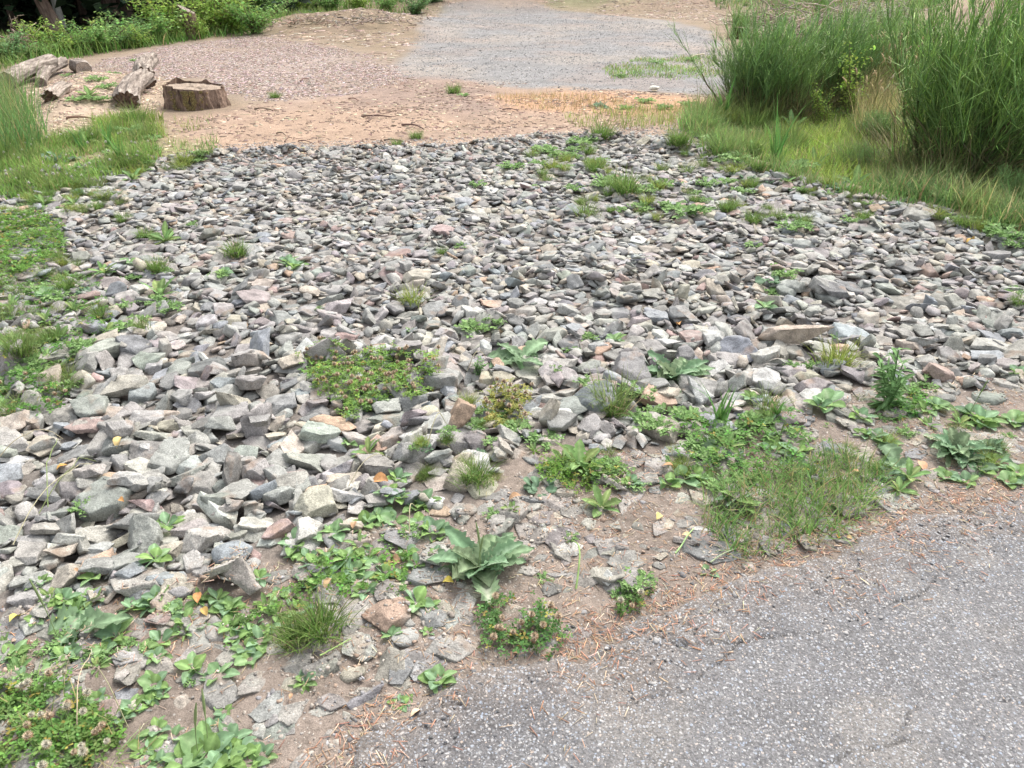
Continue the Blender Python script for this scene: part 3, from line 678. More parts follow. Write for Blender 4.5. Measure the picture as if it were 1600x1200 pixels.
# 4. stones one can pick out in the photo: (u, v, width px, palette, chunk?, yaw, tilt, label, embed)
NAMED = [
 (362, 850, 66, 3, 'r', .1, .1, 'smooth blue-grey oval stone lying on angular grey rocks'),
 (400, 797, 68, 1, 's', .9, .35, 'broad pale slab leaning towards the viewer left of the centre'),
 (540, 757, 74, 10, 's', .4, .25, 'pale flat-topped rock with a pointed right corner'),
 (1110, 853, 80, 2, 'c', -.3, .05, 'dark flat rock sunk in soil beside the grass and asphalt'),
 (1238, 517, 104, 6, 'l', .12, .0, 'long brown weathered rock like a piece of log'),
 (1205, 540, 46, 1, 'c', .6, .3, 'blocky brown-grey rock below the long brown rock'),
 (192, 655, 66, 0, 'c', 1.2, .7, 'tall wedge-shaped grey rock with a blue-grey face'),
 (238, 655, 62, 1, 'c', .4, .6, 'large mottled rock standing upright beside the grey wedge'),
 (32, 885, 56, 10, 'c', .2, .3, 'rounded pale grey rock near the left edge'),
 (300, 860, 50, 0, 's', .3, .2, 'flat grey rock with a square right end'),
 (255, 965, 34, 7, 's', .4, .3, 'small pinkish brown rock between green plantain leaves'),
 (135, 950, 46, 2, 'c', .5, .5, 'dark grey block with a bright top edge beside the big serrated weed'),
 (60, 925, 66, 0, 'c', .5, .5, 'triangular grey rock above the bottom left weeds'),
 (288, 925, 44, 2, 'r', .2, .2, 'rounded dark grey rock above the plantains'),
 (478, 690, 70, 4, 's', .2, .5, 'greenish grey rock with a broad sloping face'),
 (500, 655, 60, 4, 'c', .1, .2, 'squarish greenish grey block below the clover'),
 (535, 700, 50, 3, 'c', .8, .7, 'blue-grey rock leaning to the right under the clover'),
 (610, 660, 58, 1, 'c', .3, .3, 'grey rock with a warm flat top right of the clover'),
 (645, 645, 46, 5, 'c', .1, .3, 'purplish square rock behind the pale rocks'),
 (690, 655, 50, 10, 's', .3, .2, 'light grey rock with a smooth curved top'),
 (640, 680, 52, 1, 'c', .7, .5, 'brown-grey chunky rock near the middle of the photo'),
 (772, 770, 44, 0, 'c', .4, .5, 'grey rock standing in soil below the grass tuft'),
 (725, 795, 42, 0, 'r', .4, .2, 'rounded light grey rock with dark grain beside plantains'),
 (690, 808, 44, 5, 's', .1, .2, 'speckled purplish rock between plantain rosettes'),
 (815, 700, 44, 6, 'c', 1.2, .9, 'tan wedge rock standing upright near the centre'),
 (985, 700, 40, 2, 'c', .4, .5, 'dark pointed rock right of the yellowish weeds'),
 (1028, 700, 38, 6, 'c', 1.0, .8, 'brown upright rock leaning against a grey one'),
 (1060, 703, 40, 3, 's', 0, .3, 'flat blue-grey block right of the brown upright rock'),
 (1110, 735, 48, 1, 's', .1, .1, 'flat pale brown slab among weeds'),
 (955, 818, 44, 1, 'c', .1, .2, 'brick-shaped grey-brown rock set in bare soil'),
 (960, 840, 26, 6, 'c', .7, .3, 'small square rock near the brick-shaped rock'),
 (963, 815, 30, 1, 'c', 1.5, .6, 'upright column-shaped rock behind the bare soil'),
 (888, 768, 34, 6, 'r', 0, 0, 'smooth tan pebble beside the bright green rosette'),
 (870, 805, 44, 6, 'c', .3, .2, 'tan and grey stone partly sunk in the soil'),
 (845, 830, 44, 10, 's', .2, .1, 'pale flat stone on bare brown soil'),
 (838, 775, 48, 2, 's', .3, .3, 'flat triangular grey rock below blue-green weeds'),
 (870, 890, 48, 0, 's', .4, .2, 'grey flat stone right of the large serrated rosette'),
 (1065, 775, 54, 1, 's', .6, .15, 'worn flat slab tilted in soil below plantains'),
 (1085, 818, 44, 10, 's', .1, .1, 'light grey stone above the dark flat rock'),
 (1030, 862, 56, 0, 's', .1, .05, 'cracked grey slab level with the soil'),
 (955, 856, 28, 1, 'c', .1, .3, 'small rounded brown stone on reddish soil'),
 (640, 990, 46, 0, 'r', .7, .4, 'rounded grey boulder-like stone in bare soil'),
 (703, 965, 44, 4, 's', .9, .1, 'flat greenish slab with small pits in the soil'),
 (562, 945, 66, 6, 's', .5, .05, 'broad pinkish tan slab sunk into the soil'),
 (605, 915, 44, 6, 's', .2, .05, 'pale weathered slab between weeds and soil'),
 (662, 1040, 32, 10, 's', .8, .1, 'pale cream stone left of the bright little rosette'),
 (694, 1030, 24, 10, 's', .2, .1, 'small cream stone behind the bright little rosette'),
 (556, 1046, 38, 6, 'r', .1, .1, 'tan rounded stone half buried in soil'),
 (440, 1137, 52, 4, 's', .9, .05, 'smooth greenish grey slab near the bottom edge'),
 (428, 1097, 56, 0, 's', .7, .08, 'cracked grey slab just above the smooth slab'),
 (500, 1106, 38, 1, 's', .5, .05, 'small diamond-shaped slab on gravelly soil'),
 (208, 1082, 38, 3, 's', .3, .1, 'blue-grey rounded slab amid bottom left clover'),
 (162, 1135, 50, 5, 's', .5, .1, 'purplish slab showing through the bottom left weeds'),
 (270, 1165, 44, 5, 's', .2, .1, 'dull purplish slab behind the big plantain leaves'),
 (215, 968, 44, 0, 's', .3, .2, 'grey stone with a flat top among plantain rosettes'),
 (213, 1015, 42, 0, 's', 1.1, .2, 'narrow upright grey slab between two plantain clumps'),
 (340, 1015, 54, 0, 's', .3, .1, 'pale grey ridge of rock under plantain leaves'),
 (135, 1040, 60, 0, 's', .5, .1, 'long grey slab beneath bottom left leaves'),
 (20, 990, 52, 3, 's', .2, .2, 'bluish slab at the left edge with a light streak'),
 (1030, 925, 24, 10, 's', 1.3, .1, 'pale upright flake beside the asphalt edge'),
 (952, 905, 26, 10, 's', 1.2, .1, 'pale narrow flake left of the small clover clump'),
 (1295, 830, 38, 0, 's', .5, .1, 'grey flake inside the grass near the road'),
 (1226, 822, 32, 3, 's', .7, .1, 'bluish flake at the left side of the road grass'),
 (1373, 762, 42, 3, 's', .5, .1, 'blue-grey triangular flake near the road edge'),
 (1412, 781, 52, 1, 's', .2, .05, 'cracked pale flagstone near the road edge'),
 (1418, 800, 42, 10, 's', .1, .05, 'thin pale flagstone nearest to the asphalt'),
 (1437, 682, 42, 6, 's', .8, .15, 'oval tan stone with a dark centre'),
 (1585, 716, 48, 1, 's', .0, .08, 'smooth brownish slab at the right edge'),
 (1555, 688, 90, 1, 's', .0, .05, 'broad cracked slab level with soil at the right edge'),
 (1310, 693, 52, 3, 's', .4, .1, 'long blue-grey slab above the grass'),
 (1230, 675, 40, 5, 's', .1, .1, 'purplish flat stone left of small round stones'),
 (1260, 652, 32, 2, 'c', .2, .2, 'dark stone at the head of a small stone row'),
 (1293, 668, 28, 0, 'c', .2, .3, 'pale grey blocky pebble among right-hand weeds'),
 (1340, 672, 34, 1, 'c', .4, .3, 'mid grey rounded chip right of the small stones'),
 (1245, 615, 54, 5, 's', .1, .1, 'flat purplish stone beside a tan ringed pebble'),
 (1232, 624, 28, 6, 'r', .2, .1, 'tan pebble with a ringed face'),
 (1350, 615, 70, 0, 's', .1, .1, 'wide flat grey rock behind the tall dark weed'),
 (1548, 620, 50, 2, 'r', .2, .3, 'dark rounded rock at the right end of the bed'),
 (1480, 620, 40, 2, 'r', .1, .2, 'dark oval rock beside a brown one on the right'),
 (1460, 612, 44, 6, 's', .2, .3, 'brownish rock behind the dark oval rock'),
 (1262, 488, 38, 8, 'c', .7, .9, 'near-black wedge above the long brown rock'),
 (1318, 505, 56, 2, 's', .2, .2, 'bluish dark flat rock right of the near-black wedge'),
 (1424, 400, 62, 2, 's', .1, .2, 'large dark layered rock in the upper right bed'),
 (1320, 405, 44, 7, 's', .1, .3, 'pink-topped rock in the upper right bed'),
 (1290, 398, 48, 1, 's', .8, .5, 'tilted brown-grey slab left of the pink-topped rock'),
 (1218, 405, 30, 7, 'c', 1.2, .9, 'upright reddish brown flake on grey rocks'),
 (1516, 535, 34, 9, 'c', .9, .6, 'orange-faced rock near the right side'),
 (1420, 445, 70, 0, 's', 0, .1, 'long flat grey rock below the layered dark rock'),
 (1425, 335, 40, 2, 's', .2, .2, 'dark slab on the right crest of the bed'),
 (1440, 322, 46, 1, 's', .2, .1, 'pale slab on the right crest of the bed'),
 (1310, 442, 46, 2, 's', .3, .5, 'bluish dark broken rock left of the long flat one'),
 (1160, 478, 48, 2, 's', .1, .2, 'dark brown flat rock beside dark green leaves'),
 (1005, 480, 44, 5, 'c', .2, .3, 'purplish square rock right of the bed centre'),
 (940, 515, 46, 4, 's', 2.6, .3, 'greenish grey slab sloping down to the right'),
 (1045, 515, 44, 10, 's', 0, .2, 'pale hexagonal flat rock in the bed'),
 (1035, 478, 40, 3, 's', .2, .3, 'blue-grey rock with a speckled face'),
 (885, 455, 40, 6, 's', 0, .1, 'cream flat rock in the middle of the bed'),
 (858, 530, 42, 10, 's', .2, .2, 'pale rock with pinkish stains above the big leaves'),
 (897, 545, 46, 5, 's', .2, .4, 'purplish grey block above the bright leaves'),
 (818, 522, 26, 9, 's', .9, .4, 'small orange stone left of the stained pale rock'),
 (520, 475, 46, 5, 's', .3, .3, 'pinkish grey rock with a flat diamond face'),
 (545, 500, 36, 7, 's', 0, .3, 'small maroon rock below the pinkish diamond rock'),
 (605, 520, 44, 9, 's', .2, .2, 'orange-brown flat rock above the clover'),
 (468, 495, 40, 0, 'c', 0, .2, 'pale square block above the clover'),
 (510, 445, 50, 2, 'c', .2, .5, 'dark humped rock above the pinkish diamond rock'),
 (655, 480, 46, 4, 'c', 1.1, .6, 'greenish layered rock beside yellow grass blades'),
 (700, 500, 44, 10, 'c', .3, .4, 'pale rock right of the greenish layered rock'),
 (770, 450, 36, 9, 's', .1, .2, 'orange-brown rock in the upper middle of the bed'),
 (565, 312, 20, 1, 'c', 1.2, .8, 'brownish block standing up from the far rocks'),
 (130, 640, 56, 7, 's', .3, .2, 'long reddish rock left of the tall grey wedge'),
 (75, 795, 66, 1, 's', .8, .4, 'long smooth grey rock with a maroon side'),
 (240, 640, 30, 6, 's', .3, .3, 'tan chip resting on the mottled upright rock'),
 (200, 830, 44, 4, 's', .4, .3, 'greenish flat rock left of a plantain'),
 (225, 755, 56, 7, 's', .1, .3, 'maroon-topped rock in the left of the bed'),
 (150, 830, 50, 10, 's', .2, .3, 'pale humped rock in the left of the bed'),
 (110, 830, 56, 1, 'c', 1.1, .7, 'tall mottled rock leaning left of the pale humped one'),
 (160, 870, 60, 2, 's', .4, .4, 'dark angular rock left of the round-leaved plantain'),
 (180, 490, 66, 3, 's', .1, .1, 'large flat blue-grey rock in the weedy left side'),
 (235, 485, 42, 6, 's', .3, .2, 'tan flat rock right of the large blue-grey one'),
 (5, 505, 30, 6, 'c', .8, .6, 'brown rock cut by the left edge'),
 (345, 580, 44, 3, 's', .6, .3, 'bluish leaning slab in the left of the bed'),
 (265, 445, 22, 7, 'c', .8, .5, 'small reddish chip left of centre'),
 (790, 770, 30, 2, 'c', .6, .5, 'small dark rock at the soil edge'),
]
def ROUND(i): return i
for t in NAMED:
    u, v_, wpx, ci, sh, yaw, tilt, lab = t
    z0 = .0
    x, y = G0(u, v_, .05 if float(polydist(*G0(u, v_, .05), APRON)) > 0 else 0.0); x = float(x); y = float(y)
    _, _, f = P(x, y, 0); L = wpx * float(f) / FPX * (1.18 if float(polydist(x, y, APRON)) < .05 else 1.05)
    _, c = rcol(ci)
    soil_ = float(polydist(x, y, APRON)) < .05
    var = int(rng.choice(SLAB)) if sh in 's' else int(rng.choice(CHUNK)); zs = 1.0
    ys = 1.0
    if sh == 'l': var = CHUNK[1]; zs = .75; ys = .42; c = (.36, .30, .245)
    if sh == 's' and tilt < .21: zs = .8
    if soil_:
        zs *= .8; tilt *= .4; c = tuple(np.array(c) * .86)
    tdir = yaw + 1.57 if tilt < .6 else rng.uniform(0, 6.28)
    # tilt faces towards the viewer a little, as most named stones show a face
    drop(x, y, L, var, yaw, -tilt * .8, 0.0 + rng.normal(0, .4), 1, embed=(.10 if sh != 'c' else .2) if soil_ else (.0 if sh == 'l' else .12), pen=40 if soil_ else 92 if sh == 'l' else 60, spread=0,
         extra=dict(ci=ci, c=c, label=lab, sh=sh), zs=zs, ys=ys)

# visible pixel area per rock
cnt = np.zeros(len(ROCKS)); ii, jj = np.nonzero(OWN >= 0)
_, _, fz = P(hx[jj], hy[ii], HM[ii, jj]); uu, vv, _ = P(hx[jj], hy[ii], HM[ii, jj])
wgt = (FPX * CELL / fz) ** 2 * (CAM_H / fz) * ((uu > -20) & (uu < 1620) & (vv > -10) & (vv < 1210))
np.add.at(cnt, OWN[ii, jj], wgt)
LM = []          # landmarks for labels: (phrase, u, v)
for r, c in zip(ROCKS, cnt):
    u, v_, f = P(*r['p']); r['uv'] = (float(u), float(v_)); r['f'] = float(f); r['area'] = c
cand = [i for i, r in enumerate(ROCKS) if 'label' not in r and cnt[i] > 120 and not r.get('small') and -10 < r['uv'][0] < 1610 and r['uv'][1] < 1205]
cand.sort(key=lambda i: -cnt[i])
nnamed = sum('label' in r for r in ROCKS)
INDIV = set(cand[:max(0, 300 - nnamed)])
rock_mesh = {}
def indiv_rock(r, label):
    key = (r['v'], r.get('sh') == 'r')
    if key not in rock_mesh:
        V, F = VAR[r['v']].mesh[4]
        if key[1]:
            rr = np.linalg.norm(V / VAR[r['v']].asp, axis=1, keepdims=True); V = V * (1 - .6 * (1 - (np.median(rr) / rr)))
        rock_mesh[key] = make_mesh('rock', V, F, None, key[1], M_ROCK)
    o = D.objects.new('rock', rock_mesh[key]); COL.objects.link(o)
    Mt = Matrix([list(q) for q in r['R']]).to_4x4()
    o.matrix_world = Matrix.Translation(Vector(r['p'])) @ Mt @ Matrix.Diagonal((r['L'], r['L'] * r.get('ys', 1.), r['L'] * r['zs'], 1))
    o.color = (*r['c'], 1)
    tag(o, label, 'rock', 'broken rocks of the loose rock bed'); return o
for r in ROCKS:
    if 'label' in r: indiv_rock(r, r['label']); LM.append(('the ' + r['label'], *r['uv']))
rest = [i for i, r in enumerate(ROCKS) if 'label' not in r and i not in INDIV and (r['area'] > 1 or r['uv'][0] < -20 or r['uv'][0] > 1620)]
acc = Acc()
bylod = {}
for i in rest:
    r = ROCKS[i]; px = r['L'] / r['f'] * FPX
    lod = 3 if px > 26 else 2 if px > 14 else 1
    if r['uv'][0] < -30 or r['uv'][0] > 1630: lod = min(lod, 2)
    bylod.setdefault((lod, r['v']), []).append(r)
for (lod, v_), rs in bylod.items():
    TV, TF = VAR[v_].mesh[lod]
    Ms = np.array([q['R'] @ np.diag([q['L'], q['L'], q['L'] * q['zs']]) for q in rs])
    scatter(acc, TV, TF, np.array([q['p'] for q in rs]), Ms, np.array([q['c'] for q in rs]))
o = link('rock_bed', acc.mesh('rock_bed', M_ROCKS))
tag(o, 'grey angular broken rocks spread as one wide loose bed beyond the road', 'rocks', None, 'stuff')
print('rocks', len(ROCKS), 'indiv', len(INDIV), 'rest', len(rest), 'verts', acc.n)

# ---- labels for the unnamed ones, by the nearest thing one can find
SHORT = [('the wispy far tuft', 915, 335), ('the far green mat', 1068, 335), ('the low far tufts', 975, 300), ('the clover patch at the left edge', 40, 355), ('the far edge of the rock bed', 850, 222), ('the foot of the leftmost broom', 1150, 215), ('the low broom seedling', 1345, 300),
 ('the right end of the crest', 1570, 365), ('the old broken log', 200, 150), ('the grass left of the dirt', 120, 250), ('the far right grass corner', 1440, 250), ('the left end of the bed edge', 230, 260), ('the lone pale rock', 1022, 138), ('the pale sprig on left rocks', 120, 598), ('the jagged spread-out weed', 250, 458), ('the flat weed near the left clover', 258, 375), ('the pale far right weed', 1240, 358), ('the weedy left edge', 20, 500),
 ('the blue-grey oval stone', 362, 850), ('the broad pale leaning slab', 400, 797), ('the pale pointed-corner rock', 540, 757), ('the dark flat rock by the road', 1110, 853),
 ('the long log-like brown rock', 1238, 517), ('the tall grey wedge rock', 192, 655), ('the rounded pale rock at the left edge', 32, 885), ('the large serrated rosette', 750, 885),
 ('the clover clump with brown flowers', 570, 585), ('the yellowish weed clump', 790, 620), ('the big bright-leaved plant', 815, 555), ('the grey-green rosette', 1055, 580),
 ('the tan upright wedge rock', 815, 700), ('the yellow-green dandelion clump', 905, 725), ('the compact feathery weed', 575, 700), ('the small pinkish rock', 170, 950),
 ('the serrated bottom left weed', 115, 975), ('the bright little rosette by the asphalt', 685, 1055), ('the smooth greenish slab', 440, 1137), ('the tall dark weed', 1390, 625),
 ('the grass patch by the road', 1300, 780), ('the tall grass blades', 1125, 640), ('the orange-faced rock', 1516, 535), ('the yellow-green grass tuft', 1310, 560),
 ('the near-black wedge', 1262, 488), ('the large dark layered rock', 1424, 400), ('the maroon-topped rock', 225, 755), ('the large blue-grey flat rock', 180, 490),
 ('the round boulder-like stone', 640, 990), ('the broad pinkish slab', 562, 945), ('the brick-shaped rock', 955, 818), ('the small grass tuft', 740, 745),
 ('the round-leaved plantain', 245, 868), ('the lone twin-leaved plantain', 260, 815), ('the bottom left clover', 80, 1130), ('the wispy grass', 960, 620),
 ('the speckled purplish rock', 690, 808), ('the greenish sloping rock', 478, 690), ('the rusty curled leaf', 590, 750), ('the dark clover mat by the road', 815, 965),
 ('the greyish broad-leaved weed', 1400, 725), ('the large grey leaf on the right', 1490, 700), ('the pitted greenish slab', 703, 965), ('the bright upright rosette', 940, 785)]
ORD = ['', 'second ', 'third ', 'fourth ', 'fifth ', 'sixth ', 'seventh ', 'eighth ', 'ninth ', 'tenth ', 'eleventh ', 'twelfth ', 'thirteenth ', 'fourteenth ', 'fifteenth ', 'sixteenth ', 'seventeenth ', 'eighteenth ', 'nineteenth ', 'twentieth ']
def autolabel(items):
    """items: list of (obj, descr, noun, u, v)"""
    bag = {}
    for it in items:
        o, desc, noun, u, v_ = it
        best = min(SHORT, key=lambda s: math.hypot(s[1] - u, (s[2] - v_) * 1.3) + (1e4 if math.hypot(s[1] - u, s[2] - v_) < 7 else 0))
        dx, dy = u - best[1], v_ - best[2]
        if abs(dx) > abs(dy): rel = 'right of' if dx > 0 else 'left of'
        else: rel = 'in front of' if dy > 0 else 'behind'
        bag.setdefault((desc, noun, rel, best[0]), []).append((math.hypot(dx, dy), o))
    for (desc, noun, rel, lm), L in bag.items():
        L.sort(key=lambda t: t[0])
        for k, (d, o) in enumerate(L):
            if len(L) == 1: o['label'] = f'{desc} {noun} {rel} {lm}'
            else: o['label'] = f'{ORD[min(k, 19)]}nearest {desc} {noun} {rel} {lm}'.replace('  ', ' ')
items = []
for i in INDIV:
    r = ROCKS[i]; sz = 'large' if r['L'] > .15 else 'small' if r['L'] < .105 else 'medium'
    shp = 'flat' if VAR[r['v']].asp[2] < .37 else 'chunky'
    o = indiv_rock(r, 'x'); items.append((o, f'{sz} {shp} {PN[r["ci"]]}', 'rock', *r['uv']))
autolabel(items)
#@@PART2
# ------------------------------------------------------------------ height lookup with the stones on it
def hz(x, y, pct=55, rad=.04):
    i = int((y - HY0) / CELL); j = int((x - HX0) / CELL); w = max(1, int(rad / CELL))
    if w <= i < HM.shape[0] - w and w <= j < HM.shape[1] - w: return float(np.percentile(HM[i - w:i + w + 1, j - w:j + w + 1], pct))
    return float(gz(x, y))
def hzv(x, y):
    i = ((y - HY0) / CELL).astype(int); j = ((x - HX0) / CELL).astype(int)
    ok = (i >= 0) & (i < HM.shape[0]) & (j >= 0) & (j < HM.shape[1])
    z = gz(x, y); z[ok] = np.minimum(HM[i[ok], j[ok]], z[ok] + .25)
    return z
def place(u, v_, pct=50, rad=.05):
    z = .04
    for _ in range(5):
        x, y = G0(u, v_, z); z = .5 * z + .5 * hz(float(x), float(y), pct, rad)
    x, y = float(x), float(y); return x, y, hz(x, y, pct, rad)
def pxm(x, y, z=0.): return float(P(x, y, z)[2]) / FPX      # metres per photo pixel

# ------------------------------------------------------------------ leaves
def leaf(acc, org, az, elev, length, width, col, shape='ovate', droop=.5, cup=.25, segs=8, roll=0., rib=None):
    t = np.linspace(0, 1, segs + 1)
    if shape == 'ovate': w = np.where(t < .22, .09, .09 + np.sin(np.clip((t - .2) / .8, 0, 1) ** .72 * np.pi) ** .8)
    elif shape == 'lance': w = .10 + np.sin(np.clip(t, 0, 1) ** 1.15 * np.pi) ** .9
    elif shape == 'round': w = np.where(t < .35, .07, .07 + np.sqrt(np.clip(1 - ((t - .68) / .34) ** 2, 0, 1)))
    else:
        w = .14 + np.sin(t ** 1.25 * np.pi) ** .7 * (.88 + .16 * np.where(np.arange(segs + 1) % 2, 1, -1.0) + .08 * rng.normal(0, 1, segs + 1))
        w[-1] = .03
    w = w * width * .5; w[-1] = width * .02 if shape != 'ovate' else w[-2] * .35
    ang = elev - droop * t
    hx_ = np.concatenate([[0], np.cumsum(np.cos(ang[:-1]) * length / segs)]); hz_ = np.concatenate([[0], np.cumsum(np.sin(ang[:-1]) * length / segs)])
    offs = np.array([-1, -.5, 0, .5, 1.]); wav = rng.normal(0, .06, (segs + 1, 5)) * width * (.5 if shape != 'ser' else 1.2)
    lx = hx_[:, None] + 0 * offs; ly = w[:, None] * offs; lz = hz_[:, None] + cup * np.abs(offs)[None] * w[:, None] + wav * np.abs(offs)
    if shape == 'ser': lx = lx - np.abs(offs)[None] * w[:, None] * .5
    ly2 = ly * math.cos(roll) ; lz = lz + ly * math.sin(roll)
    ca, sa = math.cos(az), math.sin(az)
    V = np.stack([lx * ca - ly2 * sa, lx * sa + ly2 * ca, lz], -1).reshape(-1, 3) + np.asarray(org)
    F = [[i * 5 + j, i * 5 + j + 1, (i + 1) * 5 + j + 1, (i + 1) * 5 + j] for i in range(segs) for j in range(4)]
    col = np.asarray(col); rb = np.minimum(col * (1.5 if rib is None else rib) + .02, .6)
    C = np.tile(col, (segs + 1, 5, 1)); C[:, 2] = rb; C[:2] = rb
    acc.add(V, np.array(F), C.reshape(-1, 3))
GREEN = (.18, .29, .105); BRIGHT = (.215, .335, .125); YG = (.27, .33, .08); GREYG = (.18, .265, .15); DARKG = (.12, .21, .08); BLUEG = (.16, .25, .155)
def spike(h, lean, az):
    a = Acc(); t = np.linspace(0, 1, 7); p = np.stack([np.cos(az) * lean * t ** 2 * h, np.sin(az) * lean * t ** 2 * h, t * h], -1)[None]
    tubes(a, p, np.array([[.010, .009, .008, .012, .028, .026, .010]]) * .42, np.array([.22, .29, .12]), 5)
    return a.mesh('flower_spike', M_STEM, True)
def rosette(kind, seed):
    global rng
    keep = rng; rng = np.random.default_rng(seed); a = Acc()
    if kind == 'plantain':
        n = int(rng.integers(6, 10)); a0 = rng.uniform(0, 6)
        for i in range(n):
            inner = i / n; c = np.array(BRIGHT) * math.exp(rng.normal(0, .14)) * (1, 1, rng.uniform(.8, 1.6))
            leaf(a, (0, 0, .01), a0 + i * 2.4 + rng.normal(0, .2), .25 + .75 * inner + rng.normal(0, .12), .52 * (1 - .35 * inner) * rng.uniform(.75, 1.15), .25 * rng.uniform(.8, 1.15), c, 'ovate', rng.uniform(.3, .8), .3, 8, rng.normal(0, .25))
    elif kind == 'dandelion':
        n = int(rng.integers(9, 14)); a0 = rng.uniform(0, 6)
        for i in range(n):
            inner = i / n; c = np.array(GREEN) * math.exp(rng.normal(0.1, .18)) * (rng.uniform(.9, 1.3), 1, 1)
            leaf(a, (0, 0, .01), a0 + i * 2.4 + rng.normal(0, .25), .2 + .95 * inner + rng.normal(0, .1), .55 * rng.uniform(.7, 1.1), .15 * rng.uniform(.8, 1.2), c, 'ser' if i % 2 else 'lance', rng.uniform(.2, .8), .3, 11, rng.normal(0, .3))
    elif kind == 'thistle':
        n = 26; a0 = rng.uniform(0, 6)
        for i in range(n):
            inner = i / n; c = np.array(GREYG) * math.exp(rng.normal(.05, .2)) * (rng.uniform(.9, 1.15), 1, 1)
            leaf(a, (0, 0, .015), a0 + i * 2.4 + rng.normal(0, .15), .12 + .95 * inner + rng.normal(0, .08), (.56 * (1 - .35 * inner)) * rng.uniform(.6, 1.1), .165 * rng.uniform(.75, 1.2), c, 'ser', rng.uniform(.2, 1.1), .45, 19, rng.normal(0, .2), 1.9)
    elif kind == 'mallow':
        for i in range(14):
            c = np.array(BLUEG) * math.exp(rng.normal(0, .15)); rr = rng.uniform(0, .22); aa = rng.uniform(0, 6.28)
            leaf(a, (rr * math.cos(aa), rr * math.sin(aa), .01), aa + rng.normal(0, .6), rng.uniform(.2, 1.2), rng.uniform(.18, .34), .2 * rng.uniform(.7, 1.2), c, 'round', .7, .25, 8, rng.normal(0, .3))
    elif kind == 'leafy':                         # sprawling chickweed-like plant
        base = np.array(BRIGHT if seed % 2 else GREEN)
        for s_ in range(11):
            aa = rng.uniform(0, 6.28); L = rng.uniform(.2, .5); p = np.linspace(0, 1, 6)
            pts_ = np.stack([np.cos(aa) * L * p, np.sin(aa) * L * p, .03 + .12 * np.sin(p * 2.2) * rng.uniform(.4, 1.3)], -1)
            tubes(a, pts_[None], np.full((1, 6), .006), base * .8)
            for q in range(1, 6):
                for sgn in (-1, 1, 0) if q == 5 else (-1, 1):
                    leaf(a, pts_[q], aa + sgn * rng.uniform(.6, 1.2), rng.uniform(0, .9), rng.uniform(.09, .16), rng.uniform(.05, .085), base * math.exp(rng.normal(0, .2)), 'lance', .5, .3, 4, rng.normal(0, .4))
    elif kind == 'upright':                       # weed with a leafy vertical stem
        base = np.array(DARKG) * 1.25
        for s_ in range(5):
            aa = rng.uniform(0, 6.28); L = rng.uniform(.5, .8) if s_ else .9; p = np.linspace(0, 1, 9); ln = rng.uniform(.1, .8) if s_ else .1
            pts_ = np.stack([np.cos(aa) * L * ln * p ** 1.2, np.sin(aa) * L * ln * p ** 1.2, L * p * (1 - .4 * ln)], -1)
            tubes(a, pts_[None], np.full((1, 9), .010), base)
            for q in range(0, 9):
                for k in range(3): leaf(a, pts_[q], rng.uniform(0, 6.28), rng.uniform(0, 1), rng.uniform(.22, .36) * (1 - .05 * q), .055, base * math.exp(rng.normal(0, .22)), 'lance', .7, .3, 5, rng.normal(0, .4))
    elif kind == 'blades':
        k = 16; ribbons(a, rng.normal(0, .05, (k, 3)) * (1, 1, 0), rng.uniform(0, 6.28, k), rng.uniform(.5, 1.15, k), rng.uniform(.045, .08, k), rng.uniform(.05, .5, k), rng.uniform(.2, 1.2, k), jit((.13, .27, .07), k, .15), 7)
    elif kind in ('tuft', 'ytuft', 'wispy'):
        k = {'tuft': 260, 'ytuft': 200, 'wispy': 120}[kind]
        c = {'tuft': (.13, .235, .055), 'ytuft': (.24, .31, .07), 'wispy': (.17, .25, .08)}[kind]
        b = rng.normal(0, .13, (k, 3)) * (1, 1, 0); b[:, 2] = 0
        az = np.arctan2(b[:, 1], b[:, 0]) + rng.normal(0, .9, k)
        ribbons(a, b, az, rng.uniform(.3, .75, k), rng.uniform(.012, .024, k), rng.uniform(.15, .85, k), rng.uniform(.2, 1.3, k), jit(c, k, .25), 5, tipcol=(.36, .32, .14))
        k = k // 5; b = rng.normal(0, .16, (k, 3)) * (1, 1, 0)
        ribbons(a, b, rng.uniform(0, 6.28, k), rng.uniform(.2, .5, k), rng.uniform(.012, .02, k), rng.uniform(.8, 1.4, k), rng.uniform(0, .6, k), jit((.42, .34, .20), k, .2), 4)
    elif kind == 'dock':                          # few large floppy leaves
        for i in range(7):
            c = np.array(GREYG) * math.exp(rng.normal(.1, .15))
            leaf(a, (rng.normal(0, .06), rng.normal(0, .06), .02), i * .9 + rng.normal(0, .3), rng.uniform(.1, .6), rng.uniform(.36, .6), .28 * rng.uniform(.8, 1.2), c, 'ser', rng.uniform(.4, 1.), .25, 13, rng.normal(0, .3), 1.7)
    rng = keep
    return a.mesh(kind, M_GRASS if kind in ('tuft', 'ytuft', 'wispy', 'blades') else M_LEAF, False)
NVR = dict(plantain=7, dandelion=5, thistle=3, mallow=3, leafy=6, upright=2, blades=3, tuft=4, ytuft=3, wispy=3, dock=3)
RM = {k: [rosette(k, 900 + 17 * i + 3 * len(k)) for i in range(n)] for k, n in NVR.items()}
NAMES = dict(plantain='plantain', dandelion='dandelion', thistle='thistle', mallow='mallow', leafy='leafy_weed', upright='tall_weed', blades='broad_grass', tuft='grass_tuft', ytuft='grass_tuft', wispy='grass_tuft', dock='dock_plant')
CATS = dict(plantain='plantain', dandelion='weed', thistle='weed', mallow='weed', leafy='weed', upright='weed', blades='grass', tuft='grass tuft', ytuft='grass tuft', wispy='grass tuft', dock='weed')
